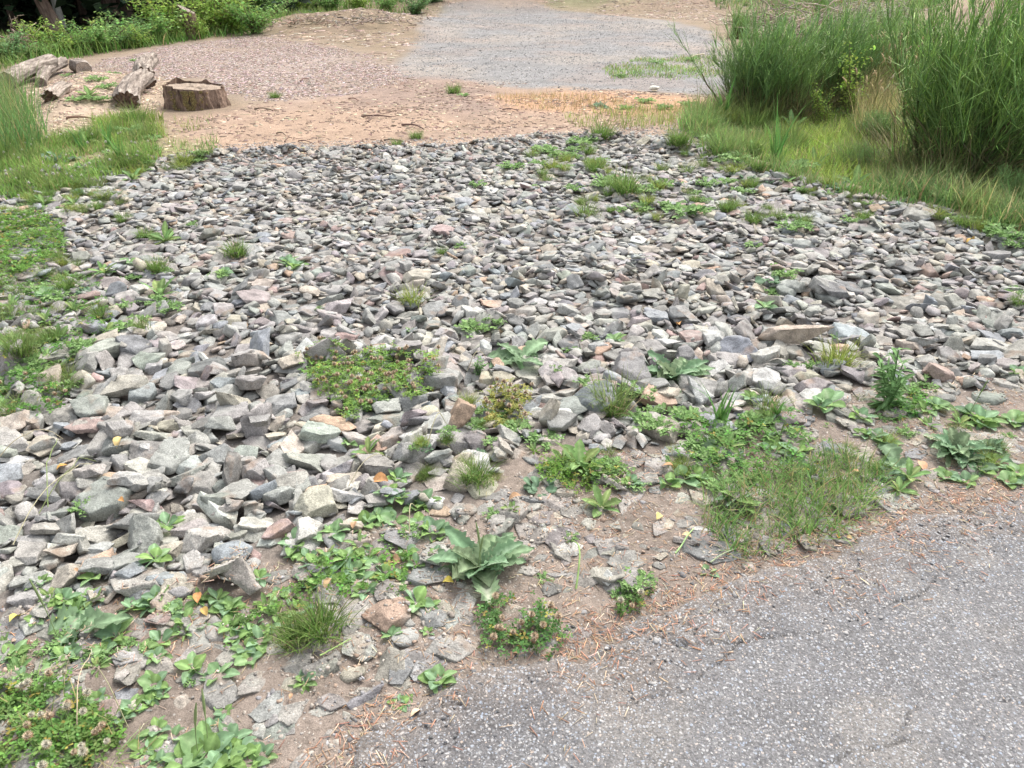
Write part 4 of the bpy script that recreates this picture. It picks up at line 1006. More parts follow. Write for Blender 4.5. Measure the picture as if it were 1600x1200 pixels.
DESC = dict(plantain='green oval-leaved', dandelion='jagged-leaved green', thistle='grey-green serrated', mallow='blue-green round-leaved', leafy='sprawling small-leaved', upright='tall dark green', blades='broad-bladed green', tuft='green fine-bladed', ytuft='yellow-green', wispy='thin wispy', dock='floppy large-leaved')
veg_items = []
def plant(kind, u, v_, w, label=None, spikes=0, dz=0., hs=1.):
    x, y, z = place(u, v_); s = w * pxm(x, y, z) * (1.32 if kind == 'plantain' else 1.2)
    nm = NAMES[kind]; mi = int(rng.integers(len(RM[kind])))
    rz = rng.uniform(0, 6.28)
    if spikes:
        t = empty(nm, (x, y, z - .01 + dz), label or 'x', CATS[kind], f'{nm.replace("_", " ")}s growing among the stones', rz)
        b = link('leaves', RM[kind][mi], t, None, 0, (s, s, s * hs))
        for k in range(spikes):
            sp = D.objects.new('flower_spike', spike(rng.uniform(.16, .26) / 1., .25, rng.uniform(0, 6.28))); COL.objects.link(sp); sp.parent = t
            sp.scale = (.28, .28, rng.uniform(.5, .8)); sp.location = (rng.normal(0, .02), rng.normal(0, .02), .02)
            sp.rotation_euler = (rng.normal(0, .12), rng.normal(0, .12), 0)
        for sp in t.children:
            if sp.name.startswith('flower'): sp.scale = (.3, .3, rng.uniform(.6, .95))
        o = t
    else:
        o = link(nm, RM[kind][mi], None, (x, y, z - .008 + dz), rz, (s, s, s * hs))
        tag(o, label or 'x', CATS[kind], f'{nm.replace("_", " ")}s growing among the stones')
    if label is None: veg_items.append((o, ('small ' if w < 34 else 'large ' if w > 60 else '') + DESC[kind], {'plantain': 'plantain', 'blades': 'grass', 'tuft': 'grass tuft', 'ytuft': 'grass tuft', 'wispy': 'grass tuft'}.get(kind, 'weed'), u, v_))
    return o
# plants one can point at
for a in [('thistle', 750, 888, 150, 'large grey-green serrated rosette beside the bare soil near the road', 2), ('dock', 815, 562, 84, 'big plant with bright broad leaves in the middle of the rocks'),
          ('thistle', 1055, 585, 110, 'grey-green serrated rosette among rocks right of the middle'), ('dock', 118, 982, 110, 'large pale serrated weed with one flower spike in the bottom left', 1),
          ('dandelion', 940, 792, 66, 'bright rosette of upright leaves in the soil near the brick-shaped rock'), ('mallow', 843, 764, 66, 'blue-green round-leaved weed left of the bright upright rosette'),
          ('dandelion', 575, 704, 52, 'compact feathery green weed set between pale rocks'), ('upright', 1388, 635, 95, 'tall dark green weed at the right edge of the rock bed'),
          ('blades', 1125, 655, 70, 'clump of long pointed green blades among rocks'), ('plantain', 685, 1060, 58, 'bright little plantain rosette right at the asphalt edge'),
          ('plantain', 475, 1064, 44, 'lone dark plantain rosette on gravelly soil near the bottom'), ('plantain', 612, 990, 40, 'plantain tucked against the rounded boulder-like stone'),
          ('plantain', 242, 872, 54, 'plantain with one round upright leaf in a rock gap'), ('plantain', 260, 818, 48, 'plantain with two long leaves poking out of left rocks'),
          ('leafy', 125, 795, 44, 'pair of leafy sprigs among the left rocks'), ('plantain', 145, 900, 42, 'upright plantain beside the dark block on the left'),
          ('plantain', 62, 908, 32, 'single small plantain in the rocks at the left edge'), ('plantain', 322, 1178, 95, 'largest round-leaved plantain with spikes at the bottom edge', 2),
          ('plantain', 462, 868, 30, 'three-leaved plantain sprig below the pale block'), ('plantain', 460, 848, 52, 'plantain with two lobes of leaves left of the weedy strip'),
          ('ytuft', 1308, 565, 62, 'yellow-green grass tuft on the right of the rock bed'), ('tuft', 742, 748, 62, 'small bright grass tuft with dry base among middle rocks'),
          ('ytuft', 645, 470, 44, 'yellow straw-coloured grass tuft in the rocks'), ('tuft', 500, 985, 90, 'grass tuft on soil left of the broad pinkish slab'), ('tuft', 462, 1000, 66, 'darker grass tuft beside the plantain strip'),
          ('wispy', 955, 628, 78, 'wispy light grass in the rocks above the green blades'), ('wispy', 915, 335, 48, 'grey-green wispy tuft in the far rocks'),
          ('thistle', 1490, 705, 92, 'weed with one large grey wavy leaf on the right'), ('dock', 1400, 725, 74, 'greyish broad-leaved weed above the grass patch'),
          ('dock', 1100, 702, 60, 'dark broad leaf on top of weeds near the flat blue-grey block'), ('dandelion', 905, 728, 84, 'yellow-green jagged dandelion clump in front of the rocks'),
          ('leafy', 875, 738, 60, 'leafy clump on the left of the yellow-green dandelions'), ('leafy', 1065, 655, 76, 'fresh green leafy clump left of the long blades'),
          ('leafy', 1030, 672, 62, 'fresh green leafy clump between upright rocks'), ('leafy', 1185, 665, 70, 'leafy green clump right of the long blades'), ('upright', 745, 580, 30, 'small bright sprout at the right end of the clover'),
          ('plantain', 458, 415, 40, 'dark plantain in the upper left rocks'), ('dandelion', 250, 458, 56, 'jagged spread-out weed in the weedy left rocks'), ('dandelion', 258, 375, 50, 'flat spread weed near the upper left clover'),
          ('leafy', 120, 598, 48, 'pale yellow-green leafy sprig on left rocks'), ('plantain', 1590, 582, 36, 'bright plantain at the right picture edge'), ('plantain', 1195, 478, 44, 'round green leaves beside a dark flat rock'),
          ('mallow', 1200, 440, 56, 'greyish round-leaved weed in the upper right rocks'), ('leafy', 1240, 358, 50, 'pale leafy weed in the far right rocks'),
          ('tuft', 975, 300, 60, 'low green tuft patch in the far rocks'), ('leafy', 1068, 335, 66, 'green mat-like weed in the far rocks')]:
    plant(a[0], a[1], a[2], a[3], a[4], a[5] if len(a) > 5 else 0)
PL = [(205, 948, 44), (235, 945, 46), (285, 952, 44), (335, 920, 42), (355, 948, 50), (180, 992, 56), (165, 1012, 42), (20, 1022, 48), (100, 1024, 44), (88, 1040, 40), (112, 1022, 38), (310, 978, 40), (290, 968, 42), (55, 968, 34),
      (250, 1000, 48), (245, 1024, 40), (240, 1068, 50), (235, 1088, 36), (300, 1043, 52), (340, 1053, 58), (360, 978, 46), (368, 995, 40), (390, 1028, 48), (398, 972, 42), (205, 1108, 44), (232, 1095, 38), (245, 1138, 46), (222, 1165, 46),
      (235, 1175, 48), (250, 1195, 46), (360, 1152, 54), (388, 1190, 56), (350, 1112, 34), (410, 1180, 46), (300, 1195, 54), (180, 1150, 30), (60, 1095, 36), (30, 1060, 40), (435, 928, 34), (405, 1000, 50), (385, 1012, 42), (445, 975, 38), (470, 952, 44),
      (405, 900, 36), (540, 905, 36), (570, 922, 38), (650, 940, 56), (672, 945, 34), (625, 897, 34), (625, 1098, 34), (637, 1092, 26), (668, 985, 22), (620, 745, 40), (606, 770, 38), (622, 778, 36), (660, 785, 52), (650, 790, 44), (585, 812, 50), (570, 818, 48),
      (600, 805, 44), (615, 815, 50), (525, 830, 56), (512, 838, 46), (675, 830, 52), (690, 835, 46), (655, 818, 44), (495, 882, 50), (510, 900, 46), (540, 872, 48), (555, 890, 46), (590, 880, 44), (575, 868, 44), (635, 862, 36), (650, 880, 38), (680, 865, 34),
      (500, 912, 44), (530, 915, 46), (560, 905, 44), (480, 905, 40), (600, 895, 40), (480, 870, 38), (455, 930, 36), (985, 752, 34), (1065, 748, 62), (1045, 755, 44), (1105, 752, 40), (1085, 742, 40), (1150, 778, 50), (1165, 790, 40), (1105, 892, 34), (960, 528, 36),
      (1295, 630, 62), (1280, 634, 40), (1345, 650, 40), (1430, 642, 44), (1465, 634, 46), (1450, 640, 38), (1530, 655, 60), (1515, 648, 44), (1540, 665, 44), (1585, 658, 50), (1365, 682, 44), (1385, 692, 40), (1350, 678, 32), (1560, 720, 40), (1590, 738, 48),
      (1575, 752, 44), (1510, 752, 40), (1480, 745, 40), (1535, 735, 40), (1200, 655, 44), (1215, 675, 44), (1245, 705, 48), (1230, 640, 30), (1210, 700, 44), (450, 408, 30), (350, 428, 30), (1310, 528, 24), (1175, 1120 - 500, 30)]
for u, v_, w in PL: plant('plantain', u, v_, w, None, 1 if rng.random() < .015 else 0)
WL = [('leafy', 1090, 690, 60), ('leafy', 1130, 690, 60), ('leafy', 1150, 675, 60), ('leafy', 1110, 718, 54), ('leafy', 1000, 655, 44), ('leafy', 990, 615, 48), ('leafy', 920, 600, 40), ('dandelion', 1135, 700, 50), ('leafy', 1245, 680, 44),
      ('leafy', 1165, 745, 60), ('leafy', 1125, 760, 50), ('mallow', 1140, 715, 44), ('leafy', 1010, 615, 36), ('leafy', 780, 650, 50), ('leafy', 810, 668, 50), ('leafy', 850, 690, 54), ('leafy', 740, 665, 36), ('leafy', 770, 690, 30),
      ('leafy', 935, 738, 60), ('leafy', 960, 728, 50), ('dandelion', 880, 720, 50), ('dandelion', 925, 742, 50), ('leafy', 700, 690, 30), ('leafy', 1255, 735, 40), ('dock', 1240, 722, 50), ('mallow', 1385, 740, 50), ('dandelion', 1420, 745, 56), ('dandelion', 1405, 765, 44),
      ('thistle', 1510, 720, 60), ('thistle', 1545, 700, 50), ('dock', 1530, 730, 50), ('dandelion', 1500, 660, 40), ('wispy', 1560, 705, 40), ('leafy', 1000, 905, 42), ('leafy', 985, 915, 50), ('leafy', 970, 930, 40), ('dock', 1005, 908, 40), ('dandelion', 430, 960, 50), ('dandelion', 415, 945, 40),
      ('leafy', 45, 1020, 40), ('leafy', 150, 1020, 40), ('leafy', 70, 1050, 44), ('dandelion', 120, 955, 44), ('leafy', 95, 1000, 50), ('leafy', 195, 1010, 36), ('leafy', 270, 950, 36), ('dandelion', 510, 870, 44), ('dandelion', 560, 850, 40), ('leafy', 610, 842, 36), ('leafy', 640, 835, 36),
      ('leafy', 620, 920, 30), ('leafy', 850, 905, 30), ('leafy', 890, 840, 26), ('leafy', 1010, 905, 30), ('dandelion', 800, 795, 34), ('leafy', 770, 800, 30), ('leafy', 730, 740, 34), ('leafy', 920, 525, 30), ('leafy', 890, 545, 24), ('leafy', 740, 515, 56), ('leafy', 775, 505, 36),
      ('leafy', 800, 262, 40), ('leafy', 860, 240, 40), ('leafy', 960, 288, 60), ('leafy', 1010, 300, 44), ('leafy', 940, 290, 40), ('leafy', 845, 255, 34), ('leafy', 905, 225, 44), ('tuft', 940, 215, 44), ('leafy', 1050, 325, 44), ('leafy', 1085, 330, 40), ('leafy', 720, 385, 24),
      ('tuft', 690, 395, 20), ('leafy', 745, 290, 30), ('leafy', 1180, 385, 30), ('leafy', 1225, 430, 50), ('leafy', 1205, 455, 30), ('leafy', 1150, 250, 50), ('tuft', 1130, 240, 60), ('leafy', 1160, 300, 40), ('tuft', 1060, 225, 50), ('leafy', 1330, 345, 30), ('tuft', 1350, 340, 30),
      ('leafy', 1585, 455, 30), ('tuft', 1590, 475, 30), ('leafy', 1415, 610, 50), ('leafy', 1440, 600, 44), ('tuft', 370, 398, 40), ('leafy', 345, 430, 30), ('leafy', 300, 350, 24), ('wispy', 1200, 640, 60), ('blades', 1215, 650, 44), ('leafy', 1270, 570, 30), ('leafy', 1240, 570, 24),
      ('leafy', 560, 640, 40), ('leafy', 585, 625, 40), ('tuft', 960, 645, 44), ('leafy', 1020, 640, 34), ('leafy', 500, 480, 16), ('plantain', 640, 515, 24), ('plantain', 545, 690, 26), ('leafy', 870, 575, 22)]
WL += [('leafy', 150, 128, 34), ('leafy', 165, 140, 34), ('dandelion', 140, 150, 36), ('leafy', 125, 158, 34), ('leafy', 155, 158, 34), ('leafy', 178, 118, 26), ('leafy', 110, 120, 24), ('leafy', 215, 97, 20), ('leafy', 350, 158, 20), ('tuft', 710, 145, 26), ('leafy', 725, 150, 20),
       ('tuft', 430, 153, 20), ('tuft', 650, 216, 24), ('tuft', 620, 226, 20), ('leafy', 1210, 215, 50), ('leafy', 1250, 255, 44), ('leafy', 1195, 240, 50), ('leafy', 1380, 272, 50), ('dock', 1370, 195, 60), ('leafy', 1360, 262, 40), ('leafy', 1120, 225, 50), ('leafy', 1100, 215, 40), ('upright', 1225, 200, 26),
       ('leafy', 1570, 372, 60), ('leafy', 1545, 352, 50), ('leafy', 1590, 385, 44), ('mallow', 95, 250, 60), ('leafy', 130, 262, 40), ('leafy', 160, 270, 40), ('tuft', 200, 262, 44), ('leafy', 60, 285, 40), ('leafy', 110, 290, 36), ('wispy', 150, 290, 40), ('leafy', 180, 240, 40), ('leafy', 240, 235, 30),
       ('leafy', 1010, 160, 30), ('leafy', 1040, 170, 30), ('leafy', 1075, 165, 30), ('leafy', 980, 170, 24), ('mallow', 935, 168, 34), ('leafy', 1030, 100, 24), ('leafy', 1080, 95, 24), ('leafy', 970, 120, 24), ('leafy', 850, 235, 36), ('leafy', 890, 245, 36), ('leafy', 930, 255, 36), ('leafy', 1040, 290, 40), ('leafy', 1000, 325, 40), ('leafy', 1100, 290, 40),
       ('plantain', 290, 1190, 70), ('plantain', 345, 1195, 70), ('plantain', 375, 1175, 56), ('plantain', 270, 1150, 50), ('plantain', 330, 1140, 50), ('plantain', 190, 1120, 44), ('plantain', 150, 1090, 40), ('plantain', 90, 1080, 40), ('leafy', 60, 1150, 50), ('leafy', 120, 1180, 50), ('leafy', 30, 1110, 50)]
for k, u, v_, w in WL: plant(k, u, v_, w)
def in_px(poly):
    while True:
        p = np.array(poly); u, v_ = rng.uniform(p.min(0), p.max(0))
        if inpoly(np.array([u]), np.array([v_]), poly)[0]: return float(u), float(v_)
GR_A = [(1075, 215), (1110, 178), (1180, 185), (1300, 180), (1400, 195), (1440, 230), (1420, 300), (1340, 285), (1240, 262), (1150, 240)]
GR_B = [(1370, 300), (1370, 260), (1450, 260), (1560, 285), (1640, 290), (1640, 372), (1560, 345), (1470, 318)]
GR_C = [(-20, 215), (90, 220), (230, 190), (255, 215), (200, 255), (100, 285), (-20, 300)]
for poly, n_, sz in ((GR_A, 46, (30, 60)), (GR_B, 34, (36, 70)), (GR_C, 30, (26, 46))):
    for i in range(n_):
        u, v_ = in_px(poly); k_ = rng.choice(['tuft', 'tuft', 'ytuft', 'wispy', 'leafy', 'blades', 'dandelion'])
        plant(k_, u, v_, rng.uniform(*sz) * (1.0 if k_ != 'leafy' else .9), hs=rng.uniform(.9, 1.6))
for poly, n_, sz in (([(0, 285), (110, 270), (260, 240), (330, 235), (300, 262), (200, 300), (120, 330), (0, 345)], 60, (16, 36)), ([(1080, 222), (1160, 250), (1330, 295), (1480, 325), (1640, 375), (1640, 400), (1480, 345), (1320, 318), (1150, 275), (1060, 240)], 60, (16, 38)),
                      ([(0, 425), (110, 400), (170, 470), (130, 560), (60, 620), (0, 560)], 40, (18, 34)), ([(860, 690), (1100, 700), (1250, 640), (1380, 610), (1600, 610), (1600, 740), (1400, 760), (1250, 700), (1100, 780), (900, 790)], 50, (18, 36)), ([(560, 640), (760, 600), (850, 690), (760, 780), (620, 740)], 22, (16, 32))):
    for i in range(n_):
        u, v_ = in_px(poly); k_ = rng.choice(['leafy', 'leafy', 'tuft', 'wispy', 'ytuft', 'dandelion', 'mallow']); plant(k_, u, v_, rng.uniform(*sz), hs=rng.uniform(.6, 1.1))
for i in range(55):
    u, v_ = in_px([(790, 222), (900, 212), (1080, 228), (1240, 290), (1260, 350), (1000, 350), (820, 300)]); k_ = rng.choice(['leafy', 'leafy', 'tuft', 'wispy', 'ytuft'])
    plant(k_, u, v_, rng.uniform(16, 34))
# the weedy left side of the bed
for i in range(75):
    u = rng.uniform(0, 210 + 60 * rng.random()); v_ = rng.uniform(300, 640)
    if v_ > 520 and u > 140: continue
    sz = 20 + 34 * (v_ - 280) / 360 * rng.uniform(.7, 1.3)
    plant(rng.choice(['leafy', 'leafy', 'leafy', 'wispy', 'tuft', 'dandelion', 'plantain']), u, v_, sz)
for i in range(40):
    u = rng.uniform(-10, 480); v_ = rng.uniform(1000 + .02 * u, 1200) if rng.random() < .5 else rng.uniform(930, 1060)
    if u > 250 and v_ > 1060: continue
    plant(rng.choice(['leafy', 'leafy', 'plantain', 'dandelion']), u, v_, rng.uniform(26, 46))
autolabel(veg_items)

# ------------------------------------------------------------------ clover
def trifoliate():
    V = []; F = []
    for k in range(3):
        a = k * 2.0944; ca, sa = math.cos(a), math.sin(a); b = len(V)
        P2 = [(0, 0, 0), (.45, -.30, .12), (.95, -.34, .08), (1.05, 0, -.02), (.95, .34, .08), (.45, .30, .12)]
        for x, y, z in P2: V.append((x * ca - y * sa, x * sa + y * ca, z))
        F += [[b, b + 1, b + 2, b + 3], [b, b + 3, b + 4, b + 5]]
    return np.array(V), np.array(F)
TRV, TRF = trifoliate()
def flower_head(name, c1, c2):
    a = Acc(); n = 60; g = np.arange(n); ph = np.arccos(1 - 2 * (g + .5) / n * .86); th = g * 2.39996
    d = np.stack([np.sin(ph) * np.cos(th), np.sin(ph) * np.sin(th), np.cos(ph)], -1)
    TV = np.array([(-.16, 0, 0), (.16, 0, 0), (0, .12, 1.0), (0, -.12, .75)]); TF = np.array([[0, 1, 2], [0, 3, 1]])
    Ms = np.array([np.array(Vector(q).to_track_quat('Z', 'Y').to_matrix()) for q in d])
    cc = np.where((d[:, 2:3] < .15), np.array(c2), np.array(c1)) * np.exp(rng.normal(0, .12, (n, 1)))
    scatter(a, TV, TF, d * .2 + (0, 0, 4.0), Ms * .85, cc)
    tubes(a, np.array([[(0, 0, 0), (.25, 0, 1.4), (.1, 0, 2.8), (0, 0, 3.9)]]), np.full((1, 4), .09), np.array([.16, .22, .08]), 4)
    return a.mesh(name, M_PETAL)
FLW = [flower_head('flower_head', (.66, .62, .50), (.50, .40, .27)), flower_head('flower_head', (.62, .50, .36), (.36, .22, .13)), flower_head('flower_head', (.70, .68, .60), (.62, .58, .44))]
def clover(poly_px, dens, label, nfl, fl, stuff=False, col=(.12, .25, .055), size=.011, group=None, h=(.008, .032), feather=.06, name='clover_patch', thr=.24):
    wp = [tuple(float(q) for q in G0(u, v_, .05)) for u, v_ in poly_px]
    dens = dens * 1.9; n = int(polyarea(wp) * dens); q = sample_poly(wp, n); pd = polydist(q[:, 0], q[:, 1], wp)
    nn = vnoise(q[:, 0], q[:, 1], 9, 77, 3)
    q = q[(pd > rng.uniform(0, feather, len(q))) & (nn > thr + .16 * rng.random(len(q)))]
    c0 = q.mean(0); zb = float(np.median(hzv(q[:, 0], q[:, 1])))
    z = np.minimum(hzv(q[:, 0], q[:, 1]), zb + .06); k = len(q)
    a = Acc(); s = rng.uniform(.7, 1.3, k) * size
    hh = rng.uniform(h[0], h[1], k) * (.5 + nn[:0].sum() + vnoise(q[:, 0], q[:, 1], 7, 78, 2))
    pos = np.stack([q[:, 0] - c0[0], q[:, 1] - c0[1], z - zb + hh], -1)
    Ms = (rotz(rng.uniform(0, 6.28, k)) @ rotx(rng.normal(0, .45, k)) @ rotz(rng.uniform(0, 6.28, k))) * s[:, None, None]
    cc = jit(col, k, .22, .08); yl = rng.random(k) < .07; cc[yl] = jit((.34, .30, .08), yl.sum(), .2)
    scatter(a, TRV, TRF, pos, Ms, cc)
    ks = k // 3; ribbons(a, np.stack([q[:ks, 0] - c0[0], q[:ks, 1] - c0[1], z[:ks] - zb], -1), rng.uniform(0, 6.28, ks), hh[:ks] + .01, np.full(ks, .0022), rng.uniform(0, .6, ks), rng.uniform(0, .5, ks), jit((.13, .2, .06), ks), 2)
    if stuff or nfl == 0:
        o = link(name, a.mesh(name, M_LEAF), None, (*c0, zb)); tag(o, label, 'clover', group, 'stuff' if stuff else None); par = None
    else:
        o = empty(name, (*c0, zb), label, 'clover', group); link('leaves', a.mesh('leaves', M_LEAF), o); par = o
    if nfl:
        idx = rng.choice(k, min(nfl, k), replace=False)
        if par is None:
            fa = Acc()
            for i in idx:
                m = FLW[fl if rng.random() < .75 else 1]; V = np.empty(len(m.vertices) * 3, np.float32); m.vertices.foreach_get('co', V)
            # flower heads of a mat nobody could count: joined with the mat as its own part
            for i in idx:
                f = link('flower_head', FLW[fl if rng.random() < .75 else 1], o, (pos[i, 0], pos[i, 1], z[i] - zb), rng.uniform(0, 6), rng.uniform(.009, .0135)); f.rotation_euler[0] = rng.normal(0, .2)
        else:
            for i in idx:
                f = link('flower_head', FLW[fl if rng.random() < .75 else 1], o, (pos[i, 0], pos[i, 1], z[i] - zb), rng.uniform(0, 6), rng.uniform(.009, .013)); f.rotation_euler[0] = rng.normal(0, .25)
    return o
clover([(455, 545), (500, 530), (600, 530), (690, 550), (690, 590), (650, 620), (610, 605), (540, 640), (500, 610), (480, 590)], 4600, 'clover clump with browned flower heads in the middle of the rocks', 95, 1, col=(.21, .34, .085))
clover([(740, 640), (750, 590), (800, 580), (840, 600), (830, 640), (790, 655)], 4000, 'yellowish low weed clump right of the clover clump', 24, 1, col=(.30, .32, .09))
clover([(735, 930), (800, 900), (870, 925), (895, 980), (870, 1008), (790, 1012), (745, 1000)], 9000, 'dark clover mat on the soil near the road edge', 14, 1, col=(.11, .22, .065), size=.009, h=(.008, .03))
clover([(955, 905), (1000, 890), (1025, 905), (1015, 940), (960, 945)], 9000, 'small dark clover clump at the asphalt edge', 3, 0, col=(.10, .19, .05), size=.009, h=(.006, .03))
clover([(-60, 330), (60, 312), (105, 340), (95, 385), (40, 410), (-60, 425)], 2600, 'clover patch with white flowers at the upper left edge', 85, 2, size=.013, h=(.01, .06), col=(.17, .30, .07))
clover([(-150, 1050), (30, 1040), (110, 1030), (190, 1090), (260, 1130), (180, 1160), (150, 1300), (-200, 1300)], 9500, 'mixed clover mat with white flowers covering the bottom left corner', 75, 0, stuff=True, size=.0105, name='clover', col=(.16, .28, .075), thr=.33, h=(.004, .024))
clover([(820, 690), (900, 705), (980, 715), (990, 745), (900, 760), (840, 740)], 3800, 'low green mat under the dandelion clump', 0, 0, col=(.16, .27, .05), size=.010)
clover([(480, 860), (560, 835), (650, 830), (700, 860), (600, 915), (470, 930), (400, 960), (340, 1000), (330, 960)], 1500, 'low leaf cover between the plantains of the weedy strip', 0, 0, stuff=True, name='ground_weeds', col=(.13, .25, .055), h=(.006, .025))
clover([(-60, 560), (60, 555), (110, 600), (50, 640), (-60, 640)], 1500, 'low leafy patch beside the left picture edge below the bed', 10, 1, size=.012)
clover([(1380, 600), (1450, 590), (1460, 640), (1400, 650)], 2600, 'small-leaved patch behind the tall dark weed', 0, 0, size=.012)
clover([(1040, 640), (1100, 630), (1250, 640), (1300, 720), (1200, 745), (1060, 720)], 1000, 'patchy low weeds between rocks and grass on the right', 0, 0, stuff=True, name='ground_weeds', size=.012, h=(.01, .04))
clover([(-100, 420), (160, 400), (180, 470), (120, 560), (-100, 560)], 900, 'scattered low leaves over the weedy left stones', 12, 2, stuff=True, name='ground_weeds', size=.011, h=(.005, .02), thr=.34)

# ------------------------------------------------------------------ grass
def grass(poly_px, dens, label, L, wd, col, tip=(.34, .31, .13), lean=(.05, .7), curl=(.1, 1.2), name='grass', thr=0., ns=3., z0=.0, flowers=0, cat='grass', straw=.12):
    wp = [tuple(float(q) for q in G0(u, v_, z0)) for u, v_ in poly_px]
    n = int(polyarea(wp) * dens); q = sample_poly(wp, n); nn = vnoise(q[:, 0], q[:, 1], ns, 97, 3)
    q = q[nn > thr + .1 * rng.normal(0, 1, len(q))]; k = len(q); nn = vnoise(q[:, 0], q[:, 1], ns, 97, 3)
    # gather into tussocks
    cl = q + rng.normal(0, .02, q.shape)
    z = hzv(cl[:, 0], cl[:, 1]); c0 = cl.mean(0); zb = float(z.mean())
    a = Acc(); base = np.stack([cl[:, 0] - c0[0], cl[:, 1] - c0[1], z - zb - .005], -1)
    ln = rng.uniform(L[0], L[1], k) * (.5 + nn)
    tone = np.clip(.5 + 1.9 * (vnoise(q[:, 0], q[:, 1], 2.6, 98, 3) - .5), 0, 1)[:, None]
    cc = jit(np.array(col) * (1.0, 1.12, 1.0), k, .24, .07) * (.75 + .6 * tone); s_ = rng.random(k) < straw; cc[s_] = jit((.40, .34, .17), s_.sum(), .2)
    dd = sstep(.6, .9, tone); cc = cc * (1 - .3 * dd) + np.array([.30, .29, .09]) * .3 * dd
    ribbons(a, base, rng.uniform(0, 6.28, k), ln, rng.uniform(wd[0], wd[1], k), rng.uniform(*lean, k), rng.uniform(*curl, k), cc, 4, tipcol=tip)
    o = link(name, a.mesh(name, M_GRASS), None, (*c0, zb)); tag(o, label, cat, None, 'stuff')
    for i in range(flowers):
        j = int(rng.integers(k)); f = link('flower_head', FLW[2], o, (base[j, 0], base[j, 1], base[j, 2] + .04), 0, rng.uniform(.012, .018))
    return o
RG = [(1105, 790), (1160, 745), (1230, 730), (1290, 705), (1350, 715), (1385, 745), (1370, 790), (1330, 820), (1270, 850), (1210, 865), (1140, 865), (1110, 835)]
grass([(-150, 1060), (60, 1080), (180, 1120), (240, 1210), (150, 1300), (-200, 1300)], 1900, 'loose grass blades mixed into the bottom left clover', (.04, .13), (.002, .004), (.20, .29, .10), thr=.3, ns=6, straw=.4, lean=(.3, 1.3))
grass(RG, 9500, 'green and straw grass patch at the edge of the asphalt', (.04, .12), (.0025, .005), (.16, .27, .085), thr=.38, ns=5, straw=.16, lean=(.2, 1.1))
grass([(-250, 250), (-150, 140), (-20, 140), (25, 165), (60, 200), (80, 225), (60, 245), (-50, 260)], 520, 'tall thin green grass at the upper left edge', (.25, .72), (.007, .013), (.13, .24, .085), thr=.36, ns=2.2, lean=(.02, .45), curl=(.1, .8))
grass([(-250, 300), (-200, 255), (30, 235), (90, 215), (160, 215), (240, 225), (250, 248), (190, 268), (110, 290), (0, 305)], 3400, 'short green grass with white flowers left of the dirt', (.05, .15), (.007, .013), (.17, .28, .07), thr=.43, ns=2.5, flowers=95)
grass([(150, 190), (200, 178), (255, 185), (258, 215), (190, 225), (140, 215)], 1700, 'yellow-green grass in front of the old log', (.06, .18), (.006, .011), (.20, .29, .06), thr=.34)
grass([(260, 222), (340, 210), (345, 240), (290, 248)], 500, 'thin grass at the left of the dirt', (.05, .12), (.004, .008), (.15, .24, .07), thr=.4)
grass([(270, 185), (330, 180), (330, 200), (280, 210)], 300, 'sparse grass in front of the stump', (.05, .12), (.005, .009), (.2, .24, .08), thr=.4)
grass([(880, 182), (950, 170), (1090, 168), (1110, 190), (1050, 205), (900, 198)], 700, 'yellowish grass strip on the far dirt', (.06, .16), (.005, .009), (.22, .27, .08), thr=.36, straw=.3)
grass([(770, 152), (820, 146), (960, 150), (1000, 165), (900, 175), (800, 170)], 420, 'dry reddish grass strip beside the gravel', (.05, .12), (.005, .009), (.33, .22, .12), thr=.40, straw=.4, tip=(.42, .27, .15))
grass([(940, 105), (1000, 90), (1120, 85), (1130, 120), (1050, 125), (960, 128)], 500, 'green weeds spreading on the far gravel', (.03, .09), (.010, .018), (.21, .30, .11), thr=.46, ns=1.6)
grass([(1060, 215), (1075, 190), (1130, 185), (1200, 190), (1250, 215), (1240, 240), (1180, 245), (1120, 240)], 1900, 'dense green grass below the left broom bush', (.06, .28), (.008, .015), (.16, .27, .09), thr=.2, z0=-.1)
grass([(1170, 240), (1200, 185), (1300, 180), (1420, 190), (1430, 290), (1340, 285), (1260, 262)], 1500, 'bright yellow-green grass between the broom bushes', (.05, .26), (.008, .015), (.30, .40, .09), thr=.2, straw=.12, z0=-.1)
grass([(1370, 306), (1355, 250), (1440, 240), (1520, 270), (1640, 240), (1800, 260), (1800, 420), (1600, 378), (1500, 346), (1420, 320)], 2300, 'dark tangled grass in the hollow under the right broom bush', (.08, .36), (.006, .012), (.125, .21, .075), thr=.15, straw=.18, z0=-.06)
grass([(1090, 224), (1160, 244), (1240, 268), (1330, 288), (1400, 302), (1480, 318), (1540, 338), (1700, 385), (1700, 402), (1540, 356), (1480, 334), (1400, 318), (1330, 304), (1240, 284), (1160, 260), (1090, 236)], 1900, 'tufts of green grass along the right crest of the rock bed', (.06, .2), (.005, .010), (.15, .25, .08), thr=.38, ns=4, straw=.15)
grass([(1540, 250), (1700, 180), (1900, 200), (1900, 330), (1640, 330)], 1200, 'fine grass on the right bank', (.08, .2), (.004, .008), (.15, .2, .07), thr=.3, straw=.3, z0=-.1)
grass([(1330, 170), (1395, 165), (1400, 215), (1340, 210)], 900, 'tall dry straw grass standing between the broom bushes', (.35, .7), (.004, .009), (.38, .31, .15), thr=.0, straw=.5, lean=(.0, .4), tip=(.5, .4, .22), z0=-.1)
grass([(-2500, 75), (-700, 75), (0, 66), (80, 68), (150, 60), (250, 46), (330, 20), (600, 5), (690, 4), (660, 14), (600, 22), (470, 42), (400, 58), (330, 62), (200, 78), (80, 98), (0, 110), (-700, 110)], 120, 'rough green undergrowth at the foot of the woods', (.12, .42), (.015, .03), (.13, .24, .06), thr=.3, ns=.6, straw=.05)
